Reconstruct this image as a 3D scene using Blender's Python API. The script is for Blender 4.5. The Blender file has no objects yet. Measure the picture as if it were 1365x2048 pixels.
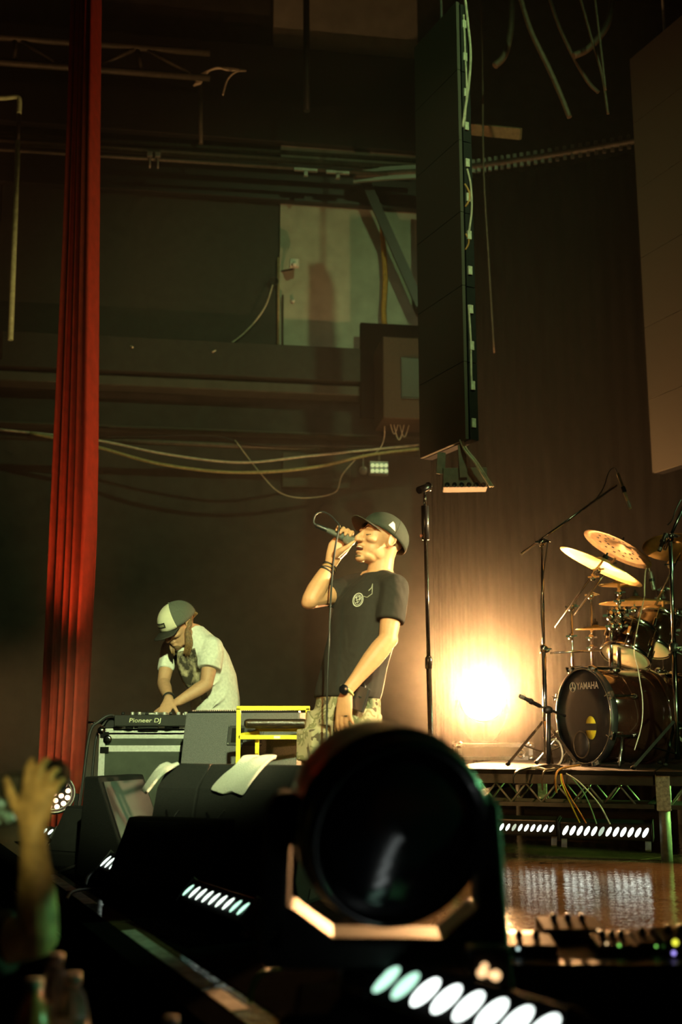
import bpy, bmesh, math, random
from mathutils import Vector, Matrix
random.seed(7)
V = Vector
R = math.radians
sc = bpy.context.scene
C = sc.collection

# ------------------------------------------------------------------ camera
EYE = 0.70                      # height of the lens above the stage deck (z = 0)
FPX = 2200.0                    # focal length in pixels of a 1365 x 2048 frame
PITCH = math.atan(426.0 / FPX)
cam_d = bpy.data.cameras.new('camera')
cam_d.sensor_fit = 'VERTICAL'; cam_d.sensor_height = 36.0
cam_d.lens = FPX / 2048.0 * 36.0
cam_d.dof.use_dof = True; cam_d.dof.focus_distance = 5.9; cam_d.dof.aperture_fstop = 1.55
cam_d.clip_start = 0.05
cam = bpy.data.objects.new('camera', cam_d); C.objects.link(cam)
cam.location = (0, 0, EYE); cam.rotation_euler = (math.pi / 2 + PITCH, 0, 0)
sc.camera = cam

# ------------------------------------------------------------------ world, exposure
w = bpy.data.worlds.new('world'); sc.world = w; w.use_nodes = True
bg = w.node_tree.nodes['Background']
bg.inputs[0].default_value = (0.45, 0.42, 0.25, 1); bg.inputs[1].default_value = 0.004
sc.view_settings.view_transform = 'Standard'; sc.view_settings.look = 'None'
sc.view_settings.gamma = 1.0; sc.view_settings.use_curve_mapping = False
sc.view_settings.exposure = 0.0
sc.cycles.max_bounces = 6; sc.cycles.diffuse_bounces = 2; sc.cycles.volume_bounces = 0
sc.cycles.sample_clamp_indirect = 4.0
sc.cycles.use_light_tree = False

# ------------------------------------------------------------------ stage lamps out of view (front of house and wings), plus added fills
def aim(o, target):
    d = V(target) - o.location
    o.rotation_euler = d.to_track_quat('-Z', 'Y').to_euler()
def spot(name, loc, target, col, power, angle, blend=0.35, radius=0.08):
    l = bpy.data.lights.new(name, 'SPOT'); l.energy = power; l.color = col
    l.spot_size = R(angle); l.spot_blend = blend; l.shadow_soft_size = radius
    o = bpy.data.objects.new(name, l); C.objects.link(o); o.location = loc; aim(o, target)
    return o
spot('profile_spot_singer', (4.6, 4.9, 2.1), (0.10, 5.05, 1.15), (1.0, 0.68, 0.32), 4200, 17)
spot('profile_spot_singer_front', (-2.4, -1.5, 2.6), (0.05, 5.05, 1.25), (1.0, 0.52, 0.17), 950, 14)
spot('wing_spot_green', (5.5, 7.3, 3.6), (0.1, 5.2, 1.1), (0.45, 1.0, 0.40), 620, 22)
spot('edge_spot_green', (3.6, 2.9, 0.75), (0.30, 2.35, 0.45), (0.25, 1.0, 0.35), 230, 12, 0.6)
spot('profile_spot_decks', (0.8, -1.5, 4.0), (-0.80, 6.3, 0.66), (0.84, 1.0, 0.46), 3900, 15.5, 0.5)
spot('added_haze_fill', (-4.6, 8.3, 0.5), (1.0, 8.9, 1.2), (1.0, 0.55, 0.20), 900, 36, 0.9)  # unseen amber lamp added to brighten the haze at the lower left
spot('profile_spot_drums', (4.6, 0.2, 5.2), (1.7, 6.5, 0.95), (0.80, 1.0, 0.40), 420, 17)
spot('floor_spot_drums', (2.9, 2.4, 0.45), (1.85, 6.7, 1.05), (0.62, 1.0, 0.34), 420, 18, 0.6)
spot('back_spot_floor', (2.9, 6.5, 7.9), (1.2, 4.9, 0.0), (1.0, 0.55, 0.20), 3000, 20, 0.8)
spot('profile_spot_bass_drum', (-1.0, -1.5, 2.6), (1.45, 6.75, 0.80), (1.0, 0.85, 0.55), 1700, 7.0, 0.5)
spot('wash_spot_wall', (2.6, 2.0, 7.4), (-0.4, 10.0, 3.0), (0.56, 0.88, 0.32), 720, 44, 0.9)
spot('added_column_fill', (-0.6, -3.0, 5.5), (0.45, 7.3, 4.1), (0.90, 0.80, 0.40), 520, 16, 0.9)  # unseen fill lamp added to brighten the slim video column
spot('added_hand_fill', (0.9, -1.2, 2.4), (-0.68, 2.42, 0.54), (1.0, 0.90, 0.26), 520, 4.4, 1.0)  # unseen narrow fill added so the raised hand stands out

# ------------------------------------------------------------------ helpers
CP, SP = math.cos(PITCH), math.sin(PITCH)
def P(px, py, Y):
    """the point of the stage that stands Y metres ahead and shows at photograph pixel (px, py)"""
    a = (px - 682.5) / FPX; b = (1024.0 - py) / FPX
    k = Y / (CP - b * SP)
    return V((a * k, Y, EYE + (SP + b * CP) * k))
def PZ(px, py, z):
    a = (px - 682.5) / FPX; b = (1024.0 - py) / FPX
    k = (z - EYE) / (SP + b * CP)
    return V((a * k, (CP - b * SP) * k, z))
def frame(z, xh=(1, 0, 0)):
    z = V(z).normalized(); x = V(xh); x = x - z * x.dot(z)
    if x.length < 1e-5:
        x = V((0, 1, 0)) - z * z.y
    x.normalize(); y = z.cross(x)
    return Matrix((x, y, z)).transposed()
def RZ(a): return Matrix.Rotation(R(a), 3, 'Z')
def catmull(pts, n=8):
    p = [V(q) for q in pts]
    if len(p) < 3: return p
    p = [p[0] * 2 - p[1]] + p + [p[-1] * 2 - p[-2]]
    out = []
    for i in range(1, len(p) - 2):
        for k in range(n):
            t = k / n
            a, b, c, d = p[i - 1], p[i], p[i + 1], p[i + 2]
            out.append(0.5 * ((2 * b) + (c - a) * t + (2 * a - 5 * b + 4 * c - d) * t * t + (3 * b - a - 3 * c + d) * t ** 3))
    out.append(p[-2])
    return out

_mats = {}
def mat(name, col, rough=0.6, metal=0.0, var=0.25, scale=30.0, bump=0.0, spec=0.5, coat=0.0, trans=0.0, emit=None, es=0.0):
    if name in _mats: return _mats[name]
    m = bpy.data.materials.new(name); m.use_nodes = True
    nt = m.node_tree; b = nt.nodes['Principled BSDF']
    b.inputs['Roughness'].default_value = rough; b.inputs['Metallic'].default_value = metal
    b.inputs['Specular IOR Level'].default_value = spec; b.inputs['Coat Weight'].default_value = coat
    b.inputs['Transmission Weight'].default_value = trans
    tc = nt.nodes.new('ShaderNodeTexCoord')
    nz = nt.nodes.new('ShaderNodeTexNoise'); nz.inputs['Scale'].default_value = scale; nz.inputs['Detail'].default_value = 4
    nt.links.new(tc.outputs['Object'], nz.inputs['Vector'])
    cr = nt.nodes.new('ShaderNodeValToRGB')
    lo = [max(0, c * (1 - var)) for c in col]; hi = [min(1, c * (1 + var)) for c in col]
    cr.color_ramp.elements[0].position = 0.3; cr.color_ramp.elements[1].position = 0.7
    cr.color_ramp.elements[0].color = (*lo, 1); cr.color_ramp.elements[1].color = (*hi, 1)
    nt.links.new(nz.outputs['Fac'], cr.inputs['Fac']); nt.links.new(cr.outputs['Color'], b.inputs['Base Color'])
    if bump:
        bp = nt.nodes.new('ShaderNodeBump'); bp.inputs['Strength'].default_value = bump; bp.inputs['Distance'].default_value = 0.01
        nt.links.new(nz.outputs['Fac'], bp.inputs['Height']); nt.links.new(bp.outputs['Normal'], b.inputs['Normal'])
    if emit:
        m.cycles.emission_sampling = 'NONE'
        b.inputs['Emission Color'].default_value = (*emit, 1); b.inputs['Emission Strength'].default_value = es
    m['b'] = 1
    _mats[name] = m
    return m

class MB:
    def __init__(s): s.v = []; s.f = []; s.sm = []
    def add(s, vs, fs, smooth=False):
        o = len(s.v); s.v += [V(x) for x in vs]
        for f in fs: s.f.append(tuple(i + o for i in f)); s.sm.append(smooth)
        return s
    def box(s, c, size, M=None):
        M = M or Matrix.Identity(3); c = V(c); h = V(size) * 0.5
        vs = [c + M @ V((x * h.x, y * h.y, z * h.z)) for z in (-1, 1) for y in (-1, 1) for x in (-1, 1)]
        return s.add(vs, [(0, 2, 3, 1), (4, 5, 7, 6), (0, 1, 5, 4), (2, 6, 7, 3), (0, 4, 6, 2), (1, 3, 7, 5)])
    def bx(s, x0, x1, y0, y1, z0, z1):
        return s.box(((x0 + x1) / 2, (y0 + y1) / 2, (z0 + z1) / 2), (abs(x1 - x0), abs(y1 - y0), abs(z1 - z0)))
    def bar(s, a, b, wx, wy, xh=(1, 0, 0)):
        a = V(a); b = V(b)
        return s.box((a + b) / 2, (wx, wy, (b - a).length), frame(b - a, xh))
    def prism(s, poly, c, M, depth):
        """2-D polygon (x, y) in frame M at c, extruded along the frame's z by depth"""
        c = V(c); n = len(poly)
        vs = [c + M @ V((x, y, 0)) for x, y in poly] + [c + M @ V((x, y, depth)) for x, y in poly]
        fs = [tuple(range(n))[::-1], tuple(range(n, 2 * n))] + [(i, (i + 1) % n, (i + 1) % n + n, i + n) for i in range(n)]
        return s.add(vs, fs)
    def tube(s, pts, r, n=8, cap=True, flat=1.0):
        p = [V(q) for q in pts]; m = len(p)
        rs = r if isinstance(r, (list, tuple)) else [r] * m
        vs = []; x = None
        for i in range(m):
            t = (p[min(i + 1, m - 1)] - p[max(i - 1, 0)])
            if t.length < 1e-9: t = V((0, 0, 1))
            M = frame(t, x if x is not None else (0.91, 0.31, 0.27)); x = M.col[0]
            for k in range(n):
                a = 2 * math.pi * k / n
                vs.append(p[i] + (M.col[0] * math.cos(a) + M.col[1] * math.sin(a) * flat) * rs[i])
        fs = []
        for i in range(m - 1):
            for k in range(n):
                k2 = (k + 1) % n
                fs.append((i * n + k, i * n + k2, (i + 1) * n + k2, (i + 1) * n + k))
        s.add(vs, fs, True)
        if cap:
            o = len(s.v) - len(vs)
            s.f.append(tuple(o + k for k in range(n))[::-1]); s.sm.append(False)
            s.f.append(tuple(o + (m - 1) * n + k for k in range(n))); s.sm.append(False)
        return s
    def lathe(s, prof, c, M=None, n=24, smooth=True, sx=1.0, sy=1.0):
        """profile of (radius, height) turned about the z axis of frame M at c"""
        M = M or Matrix.Identity(3); c = V(c); m = len(prof); vs = []
        for r, h in prof:
            for k in range(n):
                a = 2 * math.pi * k / n
                vs.append(c + M @ V((r * math.cos(a) * sx, r * math.sin(a) * sy, h)))
        fs = [(i * n + k, i * n + (k + 1) % n, (i + 1) * n + (k + 1) % n, (i + 1) * n + k) for i in range(m - 1) for k in range(n)]
        s.add(vs, fs, smooth)
        o = len(s.v) - len(vs)
        if tuple(prof[0]) == tuple(prof[-1]): return s
        if prof[0][0] > 1e-6: s.f.append(tuple(o + k for k in range(n))[::-1]); s.sm.append(False)
        if prof[-1][0] > 1e-6: s.f.append(tuple(o + (m - 1) * n + k for k in range(n))); s.sm.append(False)
        return s
    def ell(s, c, rad, M=None, n=20, m=12):
        M = M or Matrix.Identity(3); c = V(c); vs = []; fs = []
        for i in range(1, m):
            ph = math.pi * i / m
            for k in range(n):
                a = 2 * math.pi * k / n
                vs.append(c + M @ V((rad[0] * math.sin(ph) * math.cos(a), rad[1] * math.sin(ph) * math.sin(a), rad[2] * math.cos(ph))))
        top = len(vs); vs.append(c + M @ V((0, 0, rad[2]))); vs.append(c - M @ V((0, 0, rad[2])))
        for i in range(m - 2):
            for k in range(n):
                k2 = (k + 1) % n
                fs.append((i * n + k, (i + 1) * n + k, (i + 1) * n + k2, i * n + k2))
        for k in range(n):
            k2 = (k + 1) % n
            fs.append((top, k, k2)); fs.append((top + 1, (m - 2) * n + k2, (m - 2) * n + k))
        return s.add(vs, fs, True)
    def ring(s, c, M, r, rt, n=32, m=8, sx=1.0, sy=1.0):
        pts = [V(c) + M @ V((r * sx * math.cos(2 * math.pi * k / n), r * sy * math.sin(2 * math.pi * k / n), 0)) for k in range(n + 1)]
        vs = []; fs = []
        c = V(c); z = M.col[2]
        for k in range(n):
            rad = (pts[k] - c).normalized()
            for j in range(m):
                a = 2 * math.pi * j / m
                vs.append(pts[k] + rad * rt * math.cos(a) + z * rt * math.sin(a))
        for k in range(n):
            k2 = (k + 1) % n
            for j in range(m):
                j2 = (j + 1) % m
                fs.append((k * m + j, k2 * m + j, k2 * m + j2, k * m + j2))
        return s.add(vs, fs, True)
    def loft(s, rings, n=28):
        """rings of (centre, half axis x, half axis y)"""
        vs = []; m = len(rings)
        for c, ax, ay in rings:
            c = V(c); ax = V(ax); ay = V(ay)
            for k in range(n):
                a = 2 * math.pi * k / n
                vs.append(c + ax * math.cos(a) + ay * math.sin(a))
        fs = [(i * n + k, i * n + (k + 1) % n, (i + 1) * n + (k + 1) % n, (i + 1) * n + k) for i in range(m - 1) for k in range(n)]
        fs += [tuple(range(n))[::-1], tuple((m - 1) * n + k for k in range(n))]
        return s.add(vs, fs, True)
    def mesh(s, name, m, off):
        me = bpy.data.meshes.new(name)
        me.from_pydata([tuple(x - off) for x in s.v], [], s.f)
        me.polygons.foreach_set('use_smooth', s.sm)
        bm = bmesh.new(); bm.from_mesh(me); bmesh.ops.recalc_face_normals(bm, faces=bm.faces); bm.to_mesh(me); bm.free()
        if m: me.materials.append(m)
        return me
    def base(s):
        xs = [v.x for v in s.v]; ys = [v.y for v in s.v]; zs = [v.z for v in s.v]
        return V(((min(xs) + max(xs)) / 2, (min(ys) + max(ys)) / 2, min(zs)))
    def build(s, name, m, parent=None, bevel=0.0, seg=2, label=None):
        off = wloc(parent) if parent else s.base()
        o = bpy.data.objects.new(name, s.mesh(name, m, off)); C.objects.link(o)
        if parent: o.parent = parent
        else: o.location = off
        if bevel:
            md = o.modifiers.new('bevel', 'BEVEL'); md.width = bevel; md.segments = seg; md.limit_method = 'ANGLE'; md.angle_limit = R(40)
        if label: o['label'] = label
        return o
    def remesh(s, name, m, parent=None, voxel=0.005, smooth=4, base=None):
        off = wloc(parent) if parent else (V(base) if base else s.base())
        t = bpy.data.objects.new('tmp', s.mesh('tmp', None, off)); C.objects.link(t)
        md = t.modifiers.new('r', 'REMESH'); md.mode = 'VOXEL'; md.voxel_size = voxel; md.use_smooth_shade = True
        ms = t.modifiers.new('s', 'SMOOTH'); ms.factor = 0.5; ms.iterations = smooth
        dg = bpy.context.evaluated_depsgraph_get(); dg.update()
        me = bpy.data.meshes.new_from_object(t.evaluated_get(dg), depsgraph=dg)
        bpy.data.objects.remove(t)
        me.name = name; me.materials.clear(); me.materials.append(m)
        me.polygons.foreach_set('use_smooth', [True] * len(me.polygons))
        o = bpy.data.objects.new(name, me); C.objects.link(o)
        if parent: o.parent = parent
        else: o.location = off
        return o
def wloc(o):
    l = V((0, 0, 0))
    while o: l = l + o.location; o = o.parent
    return l
def tag(o, label=None, cat=None, group=None, kind=None):
    if label: o['label'] = label
    if cat: o['category'] = cat
    if group: o['group'] = group
    if kind: o['kind'] = kind
    return o
def thing(name, loc, label, cat, group=None):
    o = bpy.data.objects.new(name, None); C.objects.link(o); o.location = V(loc); o.empty_display_size = 0.1
    return tag(o, label, cat, group)
def piece(name, me, parent, loc=(0, 0, 0), rot=None):
    """a repeated part that shares its mesh"""
    o = bpy.data.objects.new(name, me); C.objects.link(o); o.parent = parent
    o.location = V(loc)
    if rot is not None: o.rotation_euler = rot.to_euler()
    return o
def cable(name, pts, r, m, label, cat='cable', group=None, n=8, parent=None):
    o = MB().tube(catmull(pts, n), r, 6).build(name, m, parent)
    if not parent: tag(o, label, cat, group)
    return o
def lettering(name, text, c, xd, yd, height, m, parent, depth=0.002, stretch=1.0, shear=0.0):
    cu = bpy.data.curves.new(name, 'FONT'); cu.body = text; cu.align_x = 'CENTER'; cu.align_y = 'CENTER'
    cu.size = 1.0; cu.extrude = 0.0; cu.resolution_u = 3; cu.shear = shear; cu.offset = 0.012
    t = bpy.data.objects.new('tmp', cu); C.objects.link(t)
    dg = bpy.context.evaluated_depsgraph_get(); dg.update()
    me = bpy.data.meshes.new_from_object(t.evaluated_get(dg), depsgraph=dg)
    bpy.data.objects.remove(t)
    xd = V(xd).normalized(); yd = V(yd).normalized(); zd = xd.cross(yd); k = height / 0.72
    off = wloc(parent)
    for v in me.vertices:
        v.co = V(c) - off + xd * v.co.x * k * stretch + yd * v.co.y * k + zd * depth
    me.name = name; me.materials.clear(); me.materials.append(m)
    o = bpy.data.objects.new(name, me); C.objects.link(o); o.parent = parent
    return o

# ------------------------------------------------------------------ materials
M_black = mat('black_paint', (0.012, 0.012, 0.012), 0.45)
M_blackp = mat('black_plastic', (0.014, 0.014, 0.015), 0.35)
M_matte = mat('matte_black', (0.008, 0.008, 0.008), 1.0, spec=0.0)
M_blackr = mat('black_rubber', (0.012, 0.012, 0.012), 0.7)
M_tolex = mat('black_textured_cabinet', (0.008, 0.008, 0.008), 0.7, spec=0.15, bump=0.5, scale=400)
M_cabgrey = mat('worn_grey_cabinet', (0.15, 0.15, 0.155), 0.7, bump=0.4, scale=350, var=0.35)
M_chrome = mat('chrome', (0.75, 0.75, 0.72), 0.14, 1.0, var=0.1)
M_alu = mat('brushed_aluminium', (0.72, 0.73, 0.70), 0.38, 0.55, var=0.12, scale=60)
M_steel = mat('dull_steel', (0.32, 0.32, 0.30), 0.45, 0.8)
M_brass = mat('cymbal_bronze', (0.78, 0.55, 0.22), 0.34, 0.85, var=0.15, scale=20)
M_brassd = mat('dark_cymbal_bronze', (0.17, 0.12, 0.06), 0.5, 0.8, var=0.3, scale=26)
M_skin = mat('skin', (0.55, 0.28, 0.15), 0.5, var=0.07, scale=45, bump=0.05)
M_skin2 = mat('skin_pale', (0.55, 0.31, 0.18), 0.55, var=0.07, scale=45)
M_white = mat('white_paint', (0.75, 0.75, 0.72), 0.5, var=0.06)
M_cableb = mat('black_cable', (0.02, 0.02, 0.02), 0.5)
M_cablew = mat('pale_cable', (0.62, 0.58, 0.46), 0.5)
M_yellow = mat('yellow_paint', (0.80, 0.72, 0.03), 0.4, var=0.08)
M_glassd = mat('dark_lens_glass', (0.006, 0.006, 0.008), 0.16, var=0.05)
M_led = mat('led_white', (0.8, 0.9, 0.85), 0.3, emit=(0.86, 1.0, 0.88), es=4.2, var=0.02)
M_ledw = mat('led_warm', (0.9, 0.6, 0.4), 0.3, emit=(1.0, 0.62, 0.38), es=4.0, var=0.02)

# ------------------------------------------------------------------ the setting
E1 = PZ(490, 2020, 0); E0 = PZ(105, 1750, 0)
U = (E1 - E0).normalized()                    # along the stage edge, towards the camera
N = V((-U.y, U.x, 0))                         # from the edge on to the stage
if N.x < 0: N = -N
def EDGE(t, n=0.0, z=0.0): return E1 + U * t + N * n + V((0, 0, z))

# floor: big glossy deck sheets
M_floor = bpy.data.materials.new('glossy_stage_deck'); M_floor.use_nodes = True
nt = M_floor.node_tree; b = nt.nodes['Principled BSDF']
tc = nt.nodes.new('ShaderNodeTexCoord')
n1 = nt.nodes.new('ShaderNodeTexNoise'); n1.inputs['Scale'].default_value = 2.2; n1.inputs['Detail'].default_value = 8; n1.inputs['Roughness'].default_value = 0.7
n2 = nt.nodes.new('ShaderNodeTexNoise'); n2.inputs['Scale'].default_value = 24; n2.inputs['Detail'].default_value = 3
mp = nt.nodes.new('ShaderNodeMapping'); mp.inputs['Scale'].default_value = (1, 1.6, 1); mp.inputs['Rotation'].default_value = (0, 0, R(40))
nt.links.new(tc.outputs['Object'], n1.inputs['Vector']); nt.links.new(tc.outputs['Object'], mp.inputs['Vector']); nt.links.new(mp.outputs['Vector'], n2.inputs['Vector'])
cr = nt.nodes.new('ShaderNodeValToRGB'); cr.color_ramp.elements[0].color = (0.08, 0.050, 0.026, 1); cr.color_ramp.elements[1].color = (0.24, 0.155, 0.08, 1)
cr.color_ramp.elements[0].position = 0.3; cr.color_ramp.elements[1].position = 0.75
nt.links.new(n1.outputs['Fac'], cr.inputs['Fac']); nt.links.new(cr.outputs['Color'], b.inputs['Base Color'])
mr = nt.nodes.new('ShaderNodeMapRange'); mr.inputs['To Min'].default_value = 0.04; mr.inputs['To Max'].default_value = 0.14
b.inputs['Specular IOR Level'].default_value = 0.36
nt.links.new(n1.outputs['Fac'], mr.inputs['Value']); nt.links.new(mr.outputs['Result'], b.inputs['Roughness'])
bp = nt.nodes.new('ShaderNodeBump'); bp.inputs['Strength'].default_value = 0.16; bp.inputs['Distance'].default_value = 0.012
nt.links.new(n2.outputs['Fac'], bp.inputs['Height']); nt.links.new(bp.outputs['Normal'], b.inputs['Normal'])

s0 = PZ(945, 1745, 0); s1 = PZ(1365, 1805, 0)
SD = (s1 - s0).normalized(); SN = V((-SD.y, SD.x, 0))
if SN.y < 0: SN = -SN
# the deck itself, cut along the stage edge
poly = [EDGE(4.0, -0.036), EDGE(-8.0, -0.036), V((-4.5, 13, 0)), V((8, 13, 0)), V((8, -2.5, 0))]
m = MB(); n = len(poly)
m.add([V((p.x, p.y, -0.02)) for p in poly] + [V((p.x, p.y, -0.10)) for p in poly],
      [tuple(range(n)), tuple(range(n, 2 * n))[::-1]] + [(i, (i + 1) % n, (i + 1) % n + n, i + n) for i in range(n)])
floor = tag(m.build('floor', M_black), kind='structure', label='dark stage deck of large glossy sheets')
def clip(poly, p, nrm):
    out = []
    for i in range(len(poly)):
        a, c = poly[i], poly[(i + 1) % len(poly)]
        da, dc = (a - p).dot(nrm), (c - p).dot(nrm)
        if da >= 0: out.append(a)
        if da * dc < 0: out.append(a + (c - a) * (da / (da - dc)))
    return out
for i in range(-5, 6):                        # sheets 1.5 m wide with open joints
    q0 = s0 + SN * (1.5 * i + 0.003); q1 = s0 + SN * (1.5 * (i + 1) - 0.003)
    for j in range(-3, 3):
        pl = clip(clip(list(poly), q0, SN), q1, -SN)
        if len(pl) < 3: continue
        t0 = s0 + SD * (3.6 * j + (1.8 if i % 2 else 0.2)); t1 = t0 + SD * 3.594
        pl = clip(clip(pl, t0, SD), t1, -SD)
        if len(pl) < 3: continue
        k = len(pl); mm = MB()
        mm.add([V((p.x, p.y, 0)) for p in pl] + [V((p.x, p.y, -0.02)) for p in pl],
               [tuple(range(k)), tuple(range(k, 2 * k))[::-1]] + [(a, (a + 1) % k, (a + 1) % k + k, a + k) for a in range(k)])
        mm.build('deck_sheet', M_floor, floor)
# stage front and pit
a, c = EDGE(4.0, -0.084, -0.05), EDGE(-8.0, -0.084, -0.05)
tag(MB().box((a + c) / 2, (0.096, 12, 0.10), frame((0, 0, 1), N)).build('stage_nosing', M_matte, bevel=0.004), kind='structure', label='black nosing board along the stage edge')
m = MB()
a, c = EDGE(4.0, -0.11), EDGE(-8.0, -0.11)
m.box((a + c) / 2 + V((0, 0, -0.56)), (0.04, 12, 0.90), frame((0, 0, 1), N))
tag(m.build('stage_front', M_black), kind='structure', label='black skirt board below the stage edge')
tag(MB().bx(-9, 8, -4, 13, -1.1, -1.0).build('pit_floor', mat('pit_concrete', (0.02, 0.02, 0.02), 0.8)), kind='structure', label='dark concrete floor of the photo pit')
tag(MB().box(EDGE(-1.2, 0.45, 0.0018), (0.80, 6.4, 0.0024), frame((0, 0, 1), N)).build('added_dark_runner', M_matte), 'added black rubber runner hiding floor reflections along the stage edge', 'mat')  # matte sheet added to keep batten reflections off the glossy deck
# pale worn tape along the edge
M_tape = mat('worn_pale_tape', (0.50, 0.50, 0.46), 0.7, var=0.45, scale=18)
def t_at(px, py): return (PZ(px, py, 0) - E1).dot(U)
for (a, c, lab) in (((105, 1750), (145, 1782), 'short worn strip of pale tape on the far stage edge'),
                    ((150, 1786), (182, 1808), 'scuffed pale tape piece on the stage edge beside the cables'),
                    ((250, 1862), (420, 1972), 'long faded tape strip along the near stage edge'),
                    ((430, 1980), (488, 2020), 'dirty end piece of tape on the nearest stage edge')):
    ta, tb = t_at(*a), t_at(*c)
    tag(MB().box(EDGE((ta + tb) / 2, -0.012, 0.0012), (0.05, abs(tb - ta), 0.002), frame((0, 0, 1), N)).build('edge_tape', M_tape), lab, 'tape', 'tape strips on the stage edge')

# wall at the side of the stage
WA = R(8.4); WD = V((math.cos(WA), math.sin(WA), 0)); WN = V((math.sin(WA), -math.cos(WA), 0)); W0 = V((0, 10.0, 0))
MW = Matrix((WD, -WN, V((0, 0, 1)))).transposed()
def WS(px, py, off=0.0):
    a = (px - 682.5) / FPX; b_ = (1024.0 - py) / FPX
    d = V((a, CP - b_ * SP, SP + b_ * CP)); o = W0 + WN * off - V((0, 0, EYE))
    k = o.dot(WN) / d.dot(WN); p = V((0, 0, EYE)) + d * k
    return p
def wbox(px0, py0, px1, py1, o0, o1, mb=None):
    a, c = WS(px0, py0, o1), WS(px1, py1, o1)
    s_a, s_c = a.dot(WD), c.dot(WD)
    ctr = WD * ((s_a + s_c) / 2) + WN * ((o0 + o1) / 2 + W0.dot(WN)) + V((0, 0, (a.z + c.z) / 2))
    return (mb or MB()).box(ctr, (abs(s_c - s_a), abs(o1 - o0), abs(a.z - c.z)), MW)
M_wall = mat('dark_plaster', (0.05, 0.05, 0.045), 0.85, bump=0.25, scale=9, var=0.3)
M_door = mat('dark_green_boarding', (0.026, 0.030, 0.025), 0.7, bump=0.2, scale=14, var=0.3)
M_pale = mat('grey_plaster', (0.46, 0.47, 0.40), 0.85, bump=0.2, scale=7, var=0.14)
M_fascia = mat('painted_fascia', (0.075, 0.08, 0.066), 0.75, bump=0.2, scale=12, var=0.2)
wall = tag(MB().box(WN * (-0.1 + W0.dot(WN)) + V((0, 0, 3.6)), (16, 0.2, 9.4), MW).build('wall_left', M_wall), kind='structure', label='dark side wall of the stage')
for q in ((8, 318, 186, 700), (190, 318, 299, 700), (302, 318, 556, 706)):
    wbox(*q, 0, 0.05).build('wall_panel', M_door, wall, bevel=0.008)
wbox(563, 214, 838, 724, 0, 0.07).build('wall_panel', M_pale, wall, bevel=0.006, label='pale grey plastered panel')
wbox(548, -30, 838, 212, 0, 0.05).build('wall_panel', M_pale, wall, bevel=0.006, label='pale grey plaster above the pipes')
wbox(-900, 700, 845, 797, 0, 0.22).build('fascia_board', M_fascia, wall, bevel=0.012)
wbox(-900, 806, 845, 878, 0, 0.18).build('fascia_board', M_fascia, wall, bevel=0.012)
wbox(-900, 690, 845, 703, 0, 0.27).build('ledge', M_door, wall, bevel=0.006)
wbox(566, 905, 702, 978, 0, 0.05).build('wall_panel', M_fascia, wall, bevel=0.006)
for q in ((-900, 92, 845, 118, 0.05, 0.14), (-900, 172, 845, 206, 0.05, 0.14), (-900, 300, 845, 338, 0.05, 0.14)):
    wbox(*q).build('ceiling_joist', M_black, wall, bevel=0.01)
tag(MB().bx(-9, 9, -4, 13, 8.25, 8.4).build('ceiling', M_black), kind='structure', label='black ceiling above the stage')
tag(MB().bx(5.6, 5.8, -4, 13, -1.0, 8.25).build('wall_right', M_black), kind='structure', label='black wall of the far wing')
tag(MB().box((1.5, 12.2, 3.6), (14, 0.2, 9.4)).build('wall_back', M_black), kind='structure', label='black rear wall behind the drapes')

# pipes, cables and fittings on the wall
M_pipe = mat('grimy_pipe', (0.08, 0.076, 0.06), 0.55, 0.3, var=0.3)
for (y0, y1, off, r, lab) in ((268, 322, 0.42, 0.022, 'highest of the three grimy pipes above the dark wall boards'),
                              (282, 338, 0.46, 0.03, 'middle one of the three grimy pipes above the wall boards'),
                              (300, 352, 0.5, 0.018, 'lowest and thinnest pipe above the dark wall boards')):
    tag(MB().tube([WS(-900, y0 - 58, off), WS(836, y1, off)], r, 8).build('wall_pipe', M_pipe), lab, 'pipe', 'pipes high on the wall')
tag(MB().tube([WS(-900, 838, 0.36), WS(300, 884, 0.36), WS(838, 907, 0.36)], 0.028, 10).build('lighting_bar', M_pipe), 'long horizontal lighting bar below the grey fascia', 'pipe')
cable('cable_bundle', [WS(-10, 858, 0.42), WS(190, 880, 0.42), WS(330, 908, 0.44), WS(480, 925, 0.46), WS(620, 912, 0.43), WS(838, 890, 0.42)], 0.012, M_cablew, 'thin pale cable lying along the lighting bar')
cable('drooping_cable', [WS(60, 866, 0.44), WS(190, 893, 0.45), WS(320, 928, 0.48), WS(470, 945, 0.5), WS(620, 936, 0.48), WS(740, 910, 0.44), WS(838, 898, 0.42)], 0.016, mat('ribbed_hose', (0.42, 0.38, 0.18), 0.5), 'thick yellowish hose sagging below the lighting bar')
cable('signal_cable', [WS(470, 880, 0.42), WS(520, 945, 0.44), WS(560, 985, 0.44), WS(610, 996, 0.44), WS(670, 985, 0.44), WS(685, 950, 0.44), WS(715, 915, 0.42)], 0.006, M_cablew, 'thin cable looping below the bar in a deep bight')
cable('signal_cable', [WS(190, 875, 0.4), WS(420, 872, 0.4), WS(520, 890, 0.4), WS(838, 893, 0.41)], 0.007, M_cableb, 'dark cable stretched just above the sagging hose')
cable('speaker_cable', [WS(770, 836, 0.5), WS(768, 880, 0.46), WS(752, 905, 0.42), WS(720, 914, 0.4)], 0.006, M_cablew, 'thin cable dropping from the hung speaker to the bar')
for k, (xa, xb, yd) in enumerate(((778, 800, 868), (785, 812, 880), (796, 822, 874))):
    cable('speaker_cable', [WS(xa, 835, 0.55), WS((xa + xb) / 2, yd, 0.55), WS(xb, 838, 0.55)], 0.005, M_cablew,
          ('shortest of the three cable loops below the hung speaker', 'deepest cable loop hanging below the hung speaker', 'cable loop closest to the video column below the hung speaker')[k], group='cable loops below the hung speaker')
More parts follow.
